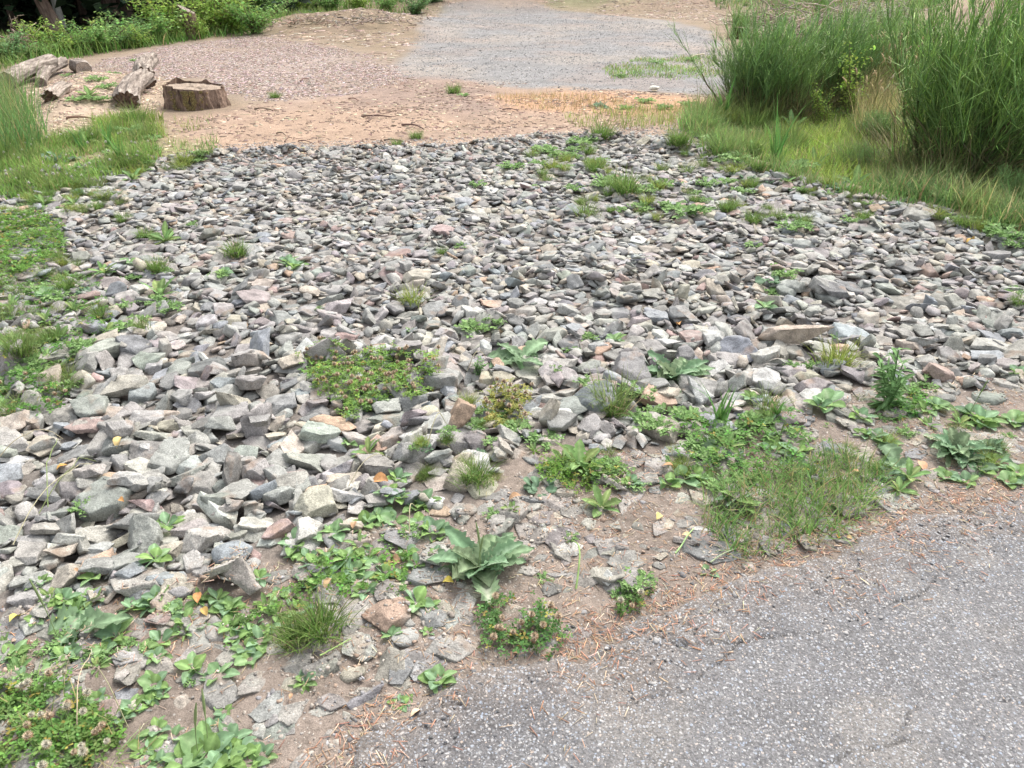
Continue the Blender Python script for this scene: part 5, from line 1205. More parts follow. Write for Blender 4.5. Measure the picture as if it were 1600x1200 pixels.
grass([(400, 62), (430, 45), (560, 30), (660, 22), (680, 12), (560, 10), (420, 30)], 60, 'green weeds growing on the spoil heap', (.15, .45), (.015, .03), (.16, .25, .09), thr=.45, ns=.7)
grass([(700, 12), (900, 10), (1080, 14), (1200, 30), (1500, 40), (1500, -20), (700, -10)], 170, 'patchy grass on the far bank', (.1, .35), (.02, .04), (.15, .24, .09), thr=.45, ns=.5)

# seed-head grass in front of the broom
def seed_grass(u, v_, n, h, label):
    x, y, z = G(u, v_); a = Acc(); hd = []
    az = rng.uniform(0, 6.28, n); ln = rng.uniform(.05, .35, n); H = rng.uniform(.7, 1.1, n) * h; t = np.linspace(0, 1, 7)
    b = rng.normal(0, .10, (n, 2))
    P_ = np.stack([b[:, :1] + np.cos(az)[:, None] * ln[:, None] * H[:, None] * t ** 1.8, b[:, 1:] + np.sin(az)[:, None] * ln[:, None] * H[:, None] * t ** 1.8, H[:, None] * t * (1 - .12 * ln[:, None] * t)], -1)
    tubes(a, P_, np.full((n, 7), .0022), jit((.26, .27, .10), n))
    ribbons(a, np.hstack([rng.normal(0, .12, (n * 5, 2)), np.zeros((n * 5, 1))]), rng.uniform(0, 6.28, n * 5), rng.uniform(.3, .8, n * 5) * h, rng.uniform(.004, .008, n * 5), rng.uniform(.05, .5, n * 5), rng.uniform(.2, 1, n * 5), jit((.2, .25, .08), n * 5), 5)
    t_ = empty('seed_head_grass', (x, y, z - .01), label, 'grass', 'seed-head grasses by the broom'); link('stems', a.mesh('stems', M_GRASS), t_)
    for i in range(n):
        s_ = Acc(); d = P_[i, -1] - P_[i, -2]; d /= np.linalg.norm(d); tt = np.linspace(-.1, 1, 6)[:, None]
        q = P_[i, -1] + d * .08 * tt + np.array([math.cos(az[i]), math.sin(az[i]), -.4]) * .02 * tt ** 2
        tubes(s_, q[None], np.array([[.003, .008, .010, .009, .006, .001]]), jit((.50, .39, .22), 1, .12)[0], 5)
        link('seed_head', s_.mesh('seed_head', M_DRY, True), t_)
seed_grass(1432, 275, 16, .55, 'pale seed-head grass leaning in front of the right broom bush')
seed_grass(1405, 262, 10, .5, 'smaller seed-head grass left of the right broom bush')
seed_grass(1445, 215, 22, 1.05, 'tall pale seed-head grass showing through the right broom')
seed_grass(1375, 180, 34, .95, 'dense straw-coloured grass heads between the broom bushes')
seed_grass(1350, 215, 18, .7, 'shorter straw grass heads beside the leafy sapling')
seed_grass(1545, 130, 20, 1.5, 'tall straw grass heads behind the largest broom')
seed_grass(1320, 110, 18, 1.2, 'distant straw grass heads behind the sapling')
seed_grass(1590, 225, 14, 1.2, 'seed-head grass at the right picture edge')

# ------------------------------------------------------------------ broom bushes
def broom(h, spread, nmain, nside, seed, col, lean=.45, rad=1.):
    global rng
    keep = rng; rng = np.random.default_rng(seed)
    n = nmain; az = rng.uniform(0, 6.28, n); le = rng.beta(1.4, 1.3, n) * spread; H = h * rng.uniform(.42, 1.04, n) * (1 - .2 * (le / spread) ** 2)
    t = np.linspace(0, 1, 10)
    b = rng.normal(0, .07 * h, (n, 2))
    r_ = le[:, None] * H[:, None] * (t[None] * 1.15 - .28 * t[None] ** 2)
    ctr = np.stack([b[:, :1] + np.cos(az)[:, None] * r_, b[:, 1:] + np.sin(az)[:, None] * r_, H[:, None] * (t ** .95)[None]], -1)
    wob = rng.normal(0, .022, (n, 10, 3)).cumsum(1) * .8; ctr += wob * (1, 1, 0)
    wood = Acc(); tubes(wood, ctr[:, :5], np.linspace(.010, .005, 5)[None].repeat(n, 0), jit((.13, .12, .06), n), 4)
    a = Acc(); tubes(a, ctr[:, 2:], np.linspace(.0042, .0018, 8)[None].repeat(n, 0) * rad, jit(col, n, .2))
    m = n * nside; pi = np.repeat(np.arange(n), nside); tb = rng.uniform(.03, .95, m); f = tb * 9; i0 = f.astype(int); fr = (f - i0)[:, None]
    org = ctr[pi, i0] * (1 - fr) + ctr[pi, np.minimum(i0 + 1, 9)] * fr
    d = ctr[pi, np.minimum(i0 + 1, 9)] - ctr[pi, i0]; d /= np.linalg.norm(d, axis=1, keepdims=True)
    d = d + rng.normal(0, .34, (m, 3)); d[:, 2] = np.abs(d[:, 2]) + .15; d /= np.linalg.norm(d, axis=1, keepdims=True)
    L = rng.uniform(.08, .42, m) * (1.15 - .6 * tb) * h / 1.3; s = np.linspace(0, 1, 4)
    up = np.array([0, 0, 1.])
    PP = org[:, None] + d[:, None] * (L[:, None] * s)[..., None] + up * (L[:, None] * s ** 2 * .18)[..., None]
    tubes(a, PP, np.linspace(.0022, .0010, 4)[None].repeat(m, 0) * rad, jit(col, m, .25, .06) * (.8 + .55 * tb[:, None]) * (1 + .15 * tb[:, None], 1, 1) if False else jit(col, m, .25, .06) * (.8 + .5 * tb[:, None]))
    # short twigs
    m2 = m * 2; p2 = rng.integers(0, m, m2); s2 = rng.uniform(.2, .95, m2); o2 = org[p2] + d[p2] * (L[p2] * s2)[:, None]
    d2 = d[p2] + rng.normal(0, .55, (m2, 3)); d2 /= np.linalg.norm(d2, axis=1, keepdims=True)
    L2 = rng.uniform(.04, .14, m2)
    ribbons(a, o2, np.arctan2(d2[:, 1], d2[:, 0]), L2, rng.uniform(.0028, .0042, m2) * rad, np.arccos(np.clip(d2[:, 2], -1, 1)), np.full(m2, -.1), jit(np.array(col) * (1.35, 1.3, 1.0), m2, .3), 2)
    m3 = n * 14; bb = np.zeros((m3, 3)); bb[:, :2] = rng.normal(0, .16 * h, (m3, 2)); ribbons(wood, bb, np.arctan2(bb[:, 1], bb[:, 0]) + rng.normal(0, .7, m3), rng.uniform(.1, .5, m3), rng.uniform(.003, .006, m3), rng.uniform(.1, 1.2, m3), rng.uniform(-.2, .8, m3), jit((.20, .18, .09), m3, .3), 4)
    rng = keep
    return a.mesh('green_stems', M_STEM), wood.mesh('woody_stems', M_DRY)
BR = [broom(1.0, .85, 120, 30, 11, (.17, .285, .105)), broom(1.0, .78, 150, 32, 12, (.185, .30, .095)), broom(1.0, .6, 70, 22, 13, (.21, .33, .11))]
BROOMS = [(0, 1175, 180, 1.30, 1.15, 'dark green broom bush standing at the left of the bush row'), (2, 1225, 188, 1.42, 1.0, 'broom bush with upright stems right beside the leftmost one'),
          (0, 1290, 168, 1.35, 1.0, 'broom bush in the middle of the row behind yellow-green grass'), (2, 1345, 130, 1.25, 1.0, 'slender broom behind the leafy sapling'),
          (2, 1400, 120, 1.35, 1.1, 'broom bush behind the tall dry grass'), (1, 1500, 285, 1.78, 1.12, 'largest broom bush filling the upper right'), (0, 1612, 205, 1.65, 1.1, 'broom bush behind the largest one at the right edge'),
          (0, 1345, 272, .34, 1.1, 'low dark broom seedling at the right crest of rocks'), (2, 1155, 60, .9, 1., 'distant broom bush at the corner of the gravel'), (2, 1280, 32, 1.1, 1.2, 'distant dark broom bush on the bank'),
          (0, 1730, 300, 1.5, 1.1, 'broom bush just beyond the right edge'), (2, 1105, 212, .30, 1.4, 'low broom shoots at the foot of the leftmost bush'), (0, 1580, 330, .4, 1.2, 'low broom shoots in the hollow at the right'), (2, 1440, 175, 1.0, 1.3, 'loose broom bush between the dry grass and the largest bush'), (0, 1365, 225, .45, 1.3, 'knee-high broom bush below the dry grass')]
for vi, u, v_, h, wsc, lab in BROOMS:
    x, y, z = G(u, v_); t = empty('broom_bush', (x, y, z - .03), lab, 'bush', 'green broom bushes beside the rock bed', rng.uniform(0, 6.28))
    for m_, nm in zip(BR[vi], ('green_stems', 'woody_stems')): link(nm, m_, t, None, 0, (h * wsc, h * wsc, h))

# ------------------------------------------------------------------ leafy shrubs and saplings
def leafy_shrub(seed, nst, nl, col, lsz=.05, h=1., wd=.5, dense=1.):
    global rng
    keep = rng; rng = np.random.default_rng(seed); az = rng.uniform(0, 6.28, nst); le = rng.uniform(.1, wd * 1.6, nst); H = rng.uniform(.25, 1.1, nst) * h
    t = np.linspace(0, 1, 7); r_ = le[:, None] * H[:, None] * t ** 1.2
    ctr = np.stack([np.cos(az)[:, None] * r_, np.sin(az)[:, None] * r_, H[:, None] * t], -1) + rng.normal(0, .015, (nst, 7, 3)).cumsum(1)
    st = Acc(); tubes(st, ctr, np.linspace(.012, .003, 7)[None].repeat(nst, 0), jit((.17, .14, .08), nst))
    pi = rng.integers(0, nst, nl); tb = rng.beta(2, 1.2, nl) * 5.99; i0 = tb.astype(int); fr = (tb - i0)[:, None]
    p = ctr[pi, i0] * (1 - fr) + ctr[pi, i0 + 1] * fr + rng.normal(0, .055, (nl, 3)) * (1, 1, 1)
    TV = np.array([(0, 0, 0), (.5, -.32, .06), (1, 0, -.05), (.5, .32, .06)]); TF = np.array([[0, 1, 2, 3]])
    Ms = rotz(rng.uniform(0, 6.28, nl)) @ rotx(rng.normal(0, .7, nl)) @ rotz(rng.uniform(0, 6.28, nl)) * (rng.uniform(.6, 1.3, nl) * lsz)[:, None, None]
    a = Acc(); scatter(a, TV, TF, p, Ms, jit(col, nl, .28, .08)); rng = keep
    return st.mesh('stems', M_DRY), a.mesh('leaves', M_LEAF)
SH = [leafy_shrub(31, 26, 1900, (.21, .36, .11), .075, 1., .8), leafy_shrub(32, 26, 2000, (.30, .43, .10), .07, 1., .6), leafy_shrub(33, 24, 1800, (.16, .28, .11), .085, 1., .8), leafy_shrub(34, 9, 800, (.28, .40, .08), .05, 1., .25)]
def put_shrub(vi, u, v_, h, lab, ws=1., grp='leafy shrubs along the edge of the clearing', nm='leafy_shrub', xy=None):
    x, y, z = G(u, v_) if xy is None else (*xy, float(gz(*xy)))
    t = empty(nm, (x, y, z - .03), lab, 'shrub', grp, rng.uniform(0, 6.28))
    link('stems', SH[vi][0], t, None, 0, (h * ws, h * ws, h)); link('leaves', SH[vi][1], t, None, 0, (h * ws, h * ws, h))
put_shrub(3, 1328, 190, 1.05, 'yellow-green leafy sapling between the broom bushes', .8, nm='sapling'); put_shrub(3, 1285, 200, .6, 'low leafy sapling beside the taller sapling', 1., nm='sapling')
for a in [(2, 12, 96, .8, 'dark green shrub at the far left edge'), (0, 60, 92, .55, 'low green shrub right of the root pile'), (1, 95, 86, .95, 'bright green shrub under the pale tree trunk'), (0, 128, 84, .75, 'green shrub right of the pale trunk'),
          (0, 160, 80, .9, 'mid green shrub in the middle of the wood edge'), (2, 190, 75, .8, 'bluish green shrub below the dark woods'), (1, 215, 74, .65, 'yellow-green low shrub at the gravel edge'), (0, 238, 66, 1.0, 'leafy green shrub left of the upright stump'),
          (1, 268, 62, 1.3, 'tall yellow-green shrub left of the upright stump'), (1, 312, 60, .6, 'low shrub hiding the foot of the upright stump'), (1, 335, 52, 1.35, 'tall yellow-green shrub right of the upright stump'), (1, 372, 50, 1.3, 'broad bright shrub left of the spoil heap'),
          (0, 400, 52, 1.0, 'green shrub at the left foot of the spoil heap'), (0, 430, 30, 1.2, 'green shrub behind the spoil heap'), (1, 470, 22, 1.3, 'lighter shrub behind the spoil heap'), (0, 515, 20, 1.2, 'wide green shrub behind the spoil heap top'), (1, 560, 18, 1.3, 'bright shrub behind the right of the spoil heap'),
          (0, 605, 20, 1.1, 'green shrub near the gravel corner'), (2, 650, 22, 1.1, 'dark green shrub at the gravel corner'), (2, 680, 12, .9, 'low dark shrub behind the gravel corner'),
          (0, 300, 40, 1.7, 'tall green shrub behind the upright stump'), (1, 350, 35, 1.7, 'tallest bright shrub at the wood edge'), (0, 390, 30, 1.6, 'tall green shrub at the right end of the woods')]:
    put_shrub(a[0], a[1], a[2], a[3] * (.75 if a[1] < 250 else .9 if a[1] < 420 else .8), a[4], ws=1.5 if a[1] < 250 else 1.25 if a[1] < 900 else 2.4)

# ------------------------------------------------------------------ trees
def conifer(seed, h=15., r0=.16, crown0=2.4, cards=5200, rad=3.0):
    global rng
    keep = rng; rng = np.random.default_rng(seed)
    t = np.linspace(0, 1, 14); ctr = np.stack([.12 * np.sin(t * 3 + seed), .12 * np.cos(t * 2.3 + seed) - .12 * math.cos(seed), -.2 + t * (h + .2)], -1)
    rr = r0 * (1 - t) ** .8 + .012; rr[0] *= 1.5; rr[1] *= 1.0
    tr = Acc(); tubes(tr, ctr[None], rr[None], np.array([.1, .08, .06]), 12)
    nb = 120; z = rng.uniform(crown0 - .6, h * .98, nb); az = rng.uniform(0, 6.28, nb); L = rad * (1 - (z - crown0 + .6) / (h - crown0 + .6)) ** .8 * rng.uniform(.6, 1.05, nb) + .25
    s = np.linspace(0, 1, 5); bp = np.stack([np.cos(az)[:, None] * L[:, None] * s, np.sin(az)[:, None] * L[:, None] * s, z[:, None] + .25 * L[:, None] * (s - 1.5 * s ** 2)], -1)
    tubes(tr, bp, np.linspace(.035, .006, 5)[None].repeat(nb, 0), np.array([.1, .08, .06]), 4)
    pi = rng.integers(0, nb, cards); u_ = rng.uniform(.15, 1.02, cards) ** .8; f = np.clip(u_ * 4, 0, 3.999); i0 = f.astype(int); fr = (f - i0)[:, None]
    p = bp[pi, i0] * (1 - fr) + bp[pi, i0 + 1] * fr + rng.normal(0, .16, (cards, 3))
    TV = np.array([(0, -.5, 0), (0, .5, 0), (1, .25, -.12), (1, -.25, -.12)]); TF = np.array([[0, 1, 2, 3]])
    Ms = rotz(az[pi] + rng.normal(0, .9, cards)) @ rotx(rng.normal(0, .5, cards)) * (rng.uniform(.18, .42, cards))[:, None, None]
    a = Acc(); scatter(a, TV, TF, p, Ms, jit((.035, .065, .03), cards, .3)); rng = keep
    return tr.mesh('trunk', M_TRUNK), a.mesh('crown', M_FOREST)
CN = [conifer(1), conifer(2, 17, .2, 2.8), conifer(3, 12, .12, 1.8, 4500, 2.6)]
PALE = CN[2][0].copy(); PALE.materials.clear(); PALE.materials.append(M_TRUNKP)
def put_tree(vi, x, y, lab, sc=1., lean=0., pale=False, grp='conifers of the dark woods', wsc=1.):
    t = empty('conifer_tree', (x, y, float(gz(x, y))), lab, 'tree', grp, 0); t.rotation_euler = (0, lean, rng.uniform(-.3, .3))
    link('trunk', PALE if pale else CN[vi][0], t, None, 0, (sc * wsc, sc * wsc, sc)); link('crown', CN[vi][1], t, None, rng.uniform(0, 6), sc)
def gp(u, v_): x, y, z = G(u, v_); return x, y
for vi, u, v_, lean, pale, lab, ws in [(1, 88, 54, -.30, False, 'leaning reddish brown tree trunk at the edge of the dark woods', .72), (2, 98, 48, 0, True, 'slim pale trunk between shrubs at the wood edge', .8), (1, 176, 40, -.06, False, 'thick dim trunk left of its twin in the woods', .9),
                             (1, 195, 38, .03, False, 'thick dim trunk right of its twin in the woods', 1.), (0, 22, 42, 0, False, 'dark trunk near the left picture edge', .7), (0, 130, 36, .02, False, 'thin dark trunk between the pale and the twin trunks', .6), (0, 228, 32, 0, False, 'thin dark trunk right of the twin trunks', .6), (0, -60, 55, 0, False, 'conifer just outside the left picture edge', 1.)]:
    put_tree(vi, *gp(u, v_), lab, 1., lean, pale, wsc=ws)
def mesh_arrays(me):
    V = np.empty(len(me.vertices) * 3, np.float32); me.vertices.foreach_get('co', V)
    me.calc_loop_triangles(); F = np.empty(len(me.loop_triangles) * 3, np.int32); me.loop_triangles.foreach_get('vertices', F)
    return V.reshape(-1, 3), F.reshape(-1, 3)
CNA = [[mesh_arrays(m_) for m_ in c_] for c_ in CN]
def woods(pts_, name, lab):
    for part, mat, cc in ((0, M_TRUNK, (.1, .08, .06)), (1, M_FOREST, (.032, .062, .028))):
        a = Acc()
        for (x, y) in pts_:
            V, F = CNA[int(rng.integers(3))][part]; sc_ = rng.uniform(.85, 1.25); th = rng.uniform(0, 6.28)
            q = V @ rotz(np.array(th)).T * sc_ + np.array([x, y, float(gz(x, y))]); a.add(q, F, jit(cc, len(q) // 4 + 1, .3).repeat(4, 0)[:len(q)])
        o = link(name + ('_trunks' if part == 0 else '_crowns'), a.mesh(name, mat)); tag(o, lab[part], 'woods', None, 'stuff')
q = [(x, y) for x, y in zip(rng.uniform(-36, -9.5, 90), rng.uniform(24, 52, 90)) if y > 25 + max(0, (x + 19)) * .9][:46]
woods(q, 'woods', ('dim trunks packed deep inside the dark woods', 'dark conifer canopy closing over the woods at the upper left'))
woods([(-62 + i * 5.2 + rng.uniform(-2, 2), rng.uniform(78, 108)) for i in range(30)], 'far_woods', ('trunks of the far tree line above the bank', 'conifer crowns of the far tree line above the bank'))
# undergrowth added to darken the woods, shade put into its colour
ux = rng.uniform(-36, -7, 9000); uy = rng.uniform(22.5, 48, 9000) - 0.0 * ux
keepm = uy > 22.5 + np.clip((ux + 9) * 1.6, 0, 8); ux, uy = ux[keepm], uy[keepm]; k = len(ux)
TVc = np.array([(0, -.5, 0), (0, .5, 0), (1, .2, .1), (1, -.2, .1)]); a = Acc()
scatter(a, TVc, np.array([[0, 1, 2, 3]]), np.stack([ux, uy, gz(ux, uy) + rng.uniform(.0, 1.9, k) ** 1.2], -1), rotz(rng.uniform(0, 6.28, k)) @ rotx(rng.normal(0, .7, k)) * rng.uniform(.15, .45, k)[:, None, None], jit((.022, .04, .02), k, .3))
tag(link('undergrowth', a.mesh('undergrowth', M_FOREST)), 'near-black undergrowth added to darken the woods between the trunks', 'undergrowth', None, 'stuff')

# ------------------------------------------------------------------ stump, logs, roots
def lumpy_cyl(r0, r1, h, seed, nseg=64, nh=22, flute=.1, flare=.25, top=None, rough=.03):
    th = np.linspace(0, 2 * np.pi, nseg, endpoint=False); z = np.linspace(0, 1, nh)
    T, Z = np.meshgrid(th, z); rr = r0 + (r1 - r0) * Z; rr = rr * (1 + flare * np.exp(-Z * 5) * (.6 + .6 * np.sin(3 * T + seed)) * .6)
    rr = rr * (1 + flute * .5 * np.sin(5 * T + seed) * (1 - .5 * Z) + flute * .4 * np.sin(9 * T + 2 * seed))
    rr = rr + rough * (vnoise(T * 9 + 30, Z * 1.5, 1.0, seed, 3) - .5) * 2 * np.sin(np.pi * 1) ** 0 
    wrap = vnoise(np.cos(T) * 4 + 20, np.sin(T) * 4 + 20 + Z * .8, 2., seed + 5, 4) - .5
    rr = rr + rough * 2.2 * wrap
    tp = h * np.ones_like(T[0]) if top is None else top(th)
    X = rr * np.cos(T); Y = rr * np.sin(T); ZZ = Z * tp[None]
    V = np.stack([X, Y, ZZ], -1).reshape(-1, 3)
    F = []
    for i in range(nh - 1):
        for j in range(nseg): F.append([i * nseg + j, i * nseg + (j + 1) % nseg, (i + 1) * nseg + (j + 1) % nseg, (i + 1) * nseg + j])
    ring = V[-nseg:]; return V, np.array(F), ring
def cap(ring, dz=.0, rough=.01, inner=6, inset=.985):
    c = ring.mean(0); n = len(ring); V = []; 
    for k in range(inner):
        f = inset * (1 - k / inner); q = c + (ring - c) * f; q = q.copy(); q[:, 2] += dz + rng.normal(0, rough, n) * (1 if k else .3); V.append(q)
    V = np.vstack(V + [c[None] + (0, 0, dz)]); F = []
    for k in range(inner - 1):
        for j in range(n): F.append([k * n + j, k * n + (j + 1) % n, (k + 1) * n + (j + 1) % n, (k + 1) * n + j])
    b = (inner - 1) * n
    for j in range(n): F.append([b + j, b + (j + 1) % n, inner * n, inner * n])
    return V, np.array(F)
def simple(name, V, F, mat, parent, smooth=True, col=(.3, .25, .2)):
    a = Acc(); a.add(V, F, np.array(col)); return link(name, a.mesh(name, mat, smooth), parent)
x, y, z = G(298, 171); y += .28
def stop(th):
    t = .275 - .03 * np.cos(th); sp = np.exp(-((np.angle(np.exp(1j * (th - 2.6)))) / .26) ** 2) * .055 + np.exp(-((np.angle(np.exp(1j * (th - 1.5)))) / .12) ** 2) * .04
    return t + sp + .003 * np.sin(th * 13)
t = empty('tree_stump', (x, y, z - .02), 'wide dark cut tree stump lying on the dirt, moss on its front', 'stump')
V, F, ring = lumpy_cyl(.395, .355, .345, 3, top=stop, flare=.06, rough=.04); simple('bark', V, F, M_BARK, t)
flat = ring.copy(); flat[:, 2] = .268 - .03 * np.cos(np.linspace(0, 2 * np.pi, 64, endpoint=False)); cv, cf = cap(flat, -.015, .008); simple('cut_top', cv, cf, M_WOOD, t)
ma = Acc(); n = 2200; a_ = rng.normal(-1.60, .22, n); zz = .17 + rng.normal(0, .075, n); msk = vnoise(a_, zz, 9, 5, 2) > .42; a_, zz = a_[msk], np.clip(zz[msk], .03, .245); n = len(a_)
rr = .388 - .035 * zz / .35 + .012
TVm = np.array([(-.5, -.5, 0), (.5, -.5, 0), (.5, .5, 0), (-.5, .5, 0), (0, 0, .8)]); TFm = np.array([[0, 1, 4], [1, 2, 4], [2, 3, 4], [3, 0, 4]])
Ms = rotz(a_ + np.pi / 2) @ rotx(np.full(n, np.pi / 2)) * rng.uniform(.012, .024, n)[:, None, None]
scatter(ma, TVm, TFm, np.stack([rr * np.cos(a_), rr * np.sin(a_), zz], -1), Ms, jit((.20, .155, .07), n, .3)); link('moss', ma.mesh('moss', M_MOSS), t)

def log(name, p0, p1, r0, r1, label, mat, seed, cutmat=M_WOOD, grp=None, stub=None, cat='log', hollow=False):
    p0 = Vector(p0); p1 = Vector(p1); d = p1 - p0; L = d.length
    t = empty(name, p0, label, cat, grp); t.rotation_euler = d.to_track_quat('Z', 'Y').to_euler()
    V, F, ring = lumpy_cyl(r0, r1, L, seed, 40, 26, .12 if hollow else .05, 0, rough=.035 if hollow else .012, top=(lambda th: L + .04 * np.sin(th * 3 + seed) * (1 if hollow else .1)))
    bend = .05 * L; V[:, 0] += bend * np.sin(V[:, 2] / L * 3.1); ring = V[-40:]
    simple('bark', V, F, mat, t)
    cv, cf = cap(ring, -.012, .006); simple('cut_end', cv, cf, cutmat, t)
    r2 = V[:40][::-1].copy(); cv, cf = cap(r2, .02, .01); simple('cut_end', cv, cf, cutmat if not hollow else M_BARK, t)
    if stub:
        sd = Vector(stub[0]); b = Acc(); th = np.linspace(0, 1, 5)[:, None]; q = np.array(stub[1]) + np.array(sd) * th * stub[2]
        tubes(b, q[None], np.full((1, 5), stub[3]), np.array([.3, .25, .2]), 10); o = link('branch_stub', b.mesh('branch_stub', mat, True), t)
    return t
def gw(u, v_, dz=0.): x, y, z = G(u, v_); return (x, y, z + dz)
log('fallen_log', gw(200, 170, .08), gw(232, 142, .20), .14, .11, 'broken grey log lying on sawdust left of the dark stump', M_BARKG, 5, M_WOODD, 'old logs by the dirt', stub=((1, -.6, .3), (.05, 0, .32), .32, .055), hollow=True)
log('fallen_log', gw(232, 140, .16), gw(244, 118, .26), .14, .11, 'short decayed log chunk behind the broken grey log', M_BARKG, 8, M_WOODD, 'old logs by the dirt', hollow=True)
log('fallen_log', gw(14, 140, .12), gw(86, 118, .22), .125, .12, 'thick grey log with a cut end at the left edge', M_BARKG, 6, M_WOODD, 'old logs by the dirt')
log('fallen_log', gw(66, 136, .06), gw(103, 112, .16), .075, .085, 'thin pale grey log right of the thick one', M_BARKG, 7, M_WOODD, 'old logs by the dirt')
log('fallen_log', gw(122, 112, .10), gw(134, 121, .12), .12, .12, 'small log piece with an olive cut end behind the leaves', M_BARKG, 9, M_WOODD, 'old logs by the dirt')
log('fallen_log', gw(80, 160, .05), gw(108, 146, .10), .10, .06, 'pale split root piece on the sawdust', M_WOODD, 12, M_WOOD, 'old logs by the dirt', hollow=True)
x, y, z = G(299, 60)
t = empty('tree_stump', (x, y, z - .03), 'narrow upright brown stump half hidden by shrubs', 'stump'); V, F, ring = lumpy_cyl(.24, .19, .72, 4, 40, 18, top=lambda th: .70 - .10 * np.cos(th), flare=.1); simple('bark', V, F, M_BARK, t)
cv, cf = cap(ring, -.01, .01); simple('cut_top', cv, cf, M_WOODD, t)

def stick_pile(name, u, v_, n, rad, h, lab, col, L=(.4, 1.2), r=(.006, .02), lay=.35, xy=None, bent=.03):
    x, y, z = G(u, v_) if xy is None else (*xy, float(gz(*xy)))
    a = Acc(); c = rng.normal(0, rad * .45, (n, 2)); az = rng.uniform(0, 6.28, n); el = rng.normal(0, lay, n); ln = rng.uniform(*L, n); s = np.linspace(-.5, .5, 6)
    zz = np.abs(rng.normal(0, h * .5, n)) * np.exp(-(c ** 2).sum(1) / (rad ** 2)) + .02
    P_ = np.stack([c[:, :1] + np.cos(az)[:, None] * np.cos(el)[:, None] * ln[:, None] * s, c[:, 1:] + np.sin(az)[:, None] * np.cos(el)[:, None] * ln[:, None] * s, zz[:, None] + np.sin(el)[:, None] * ln[:, None] * (s + .3)], -1)
    P_ += rng.normal(0, bent, P_.shape); tubes(a, P_, rng.uniform(*r, (n, 1)) * np.linspace(1, .5, 6)[None], jit(col, n, .3, .05), 4)
    o = link(name, a.mesh(name, M_DRY), None, (x, y, z)); tag(o, lab, 'brush pile'); return o
stick_pile('root_pile', 38, 84, 130, .45, .5, 'brown tangle of roots and twigs at the far left', (.30, .22, .17), (.2, .6), (.006, .018), .9)
stick_pile('brush_pile', 1200, 40, 160, 1.2, .35, 'pile of dry brush on the dark bank behind the gravel', (.27, .21, .17), (.5, 1.8), (.006, .02), .4)
stick_pile('brush_pile', 1265, 62, 220, 1.5, .7, 'pile of dry sticks behind the broom bushes', (.33, .27, .22), (.5, 1.8), (.006, .02), .4)
stick_pile('brush_pile', 1370, 40, 260, 2.2, .6, 'wide spread of dry sticks on the bank at the top right', (.34, .29, .25), (.5, 2.), (.007, .02), .3)
stick_pile('brush_pile', 480, 36, 70, 1.3, .15, 'loose sticks on the brown spoil heap', (.33, .26, .2), (.2, .6), (.006, .016), .3)
stick_pile('brush_pile', 585, 34, 70, 1.3, .15, 'grey twigs on the right part of the spoil heap', (.34, .28, .24), (.2, .6), (.006, .016), .3)

# white stone on the far dirt
r = dict(v=CHUNK[2], L=.17, R=np.eye(3), p=(0, 0, 0), zs=1.1, c=(.62, .60, .52), sh='r'); x, y, z = G(1022, 143); r['p'] = (x, y, z + .05)
o = indiv_rock(r, 'lone pale rounded rock on the far dirt near the gravel'); o['group'] = 'lone stones'

# ------------------------------------------------------------------ sticks and straws
def stick(u1, v1, u2, v2, r, col, lab, name='stick', lift=.0, arc=.02, cat='stick', grp='dead sticks on the ground', h2=None):
    n = 9; t = np.linspace(0, 1, n); x1, y1, z1 = place(u1, v1, 70); x2, y2, z2 = place(u2, v2, 70)
    xs = x1 + (x2 - x1) * t; ys = y1 + (y2 - y1) * t; L = math.hypot(x2 - x1, y2 - y1)
    k = L * .05; off = np.sin(t * 3.1) * k * rng.normal(0, 1) + np.cumsum(rng.normal(0, .1, n)) * k * .3; nx_, ny_ = -(y2 - y1) / (L + 1e-6), (x2 - x1) / (L + 1e-6)
    xs = xs + off * nx_; ys = ys + off * ny_; zs = np.maximum(z1 + (z2 - z1) * t, [hz(a_, b_, 80, .02) for a_, b_ in zip(xs, ys)]) + r + lift + arc * np.sin(t * 3.14)
    P_ = np.stack([xs - x1, ys - y1, zs - z1], -1)[None]; a = Acc(); tubes(a, P_, (r * np.linspace(1, .55, n))[None], jit(col, 1, .08)[0], 6)
    tag(link(name, a.mesh(name, M_DRY, True), None, (x1, y1, z1)), lab, cat, grp)
BRN = (.16, .11, .085); STW = (.42, .37, .25)
for a in [(565, 183, 612, 184, .012, BRN, 'dark stick lying across the middle of the tan dirt'), (628, 196, 662, 203, .012, BRN, 'crooked dark stick right of the middle of the dirt'), (575, 190, 600, 178, .008, BRN, 'forked twig touching the dark stick'), (398, 171, 426, 173, .010, BRN, 'thin dark twig at the left part of the dirt'),
          (432, 209, 447, 213, .008, BRN, 'small twig on the lower left dirt'), (596, 219, 602, 228, .008, BRN, 'bent twig at the rock bed edge'), (600, 219, 640, 224, .007, BRN, 'long twig at the rock bed edge'), (445, 222, 456, 216, .008, BRN, 'tiny twig left of the bed edge twigs'), (466, 221, 490, 225, .007, BRN, 'twig above the rocks left of centre'),
          (104, 186, 150, 188, .016, BRN, 'dark stick on pale sawdust below the old log'), (470, 128, 482, 124, .014, BRN, 'dark stick on the pinkish wood chips'), (545, 155, 560, 158, .01, BRN, 'short dark twig above the dirt centre'), (785, 172, 810, 174, .008, BRN, 'thin twig at the right end of the dirt'),
          (1100, 85, 1070, 95, .012, STW, 'pale stick on far gravel'), (1380, 188, 1345, 210, .006, STW, 'pale straw leaning out of the yellow-green grass'), (1140, 232, 1185, 208, .006, STW, 'pale straw lying on grass right of the dense clump')]: stick(*a)
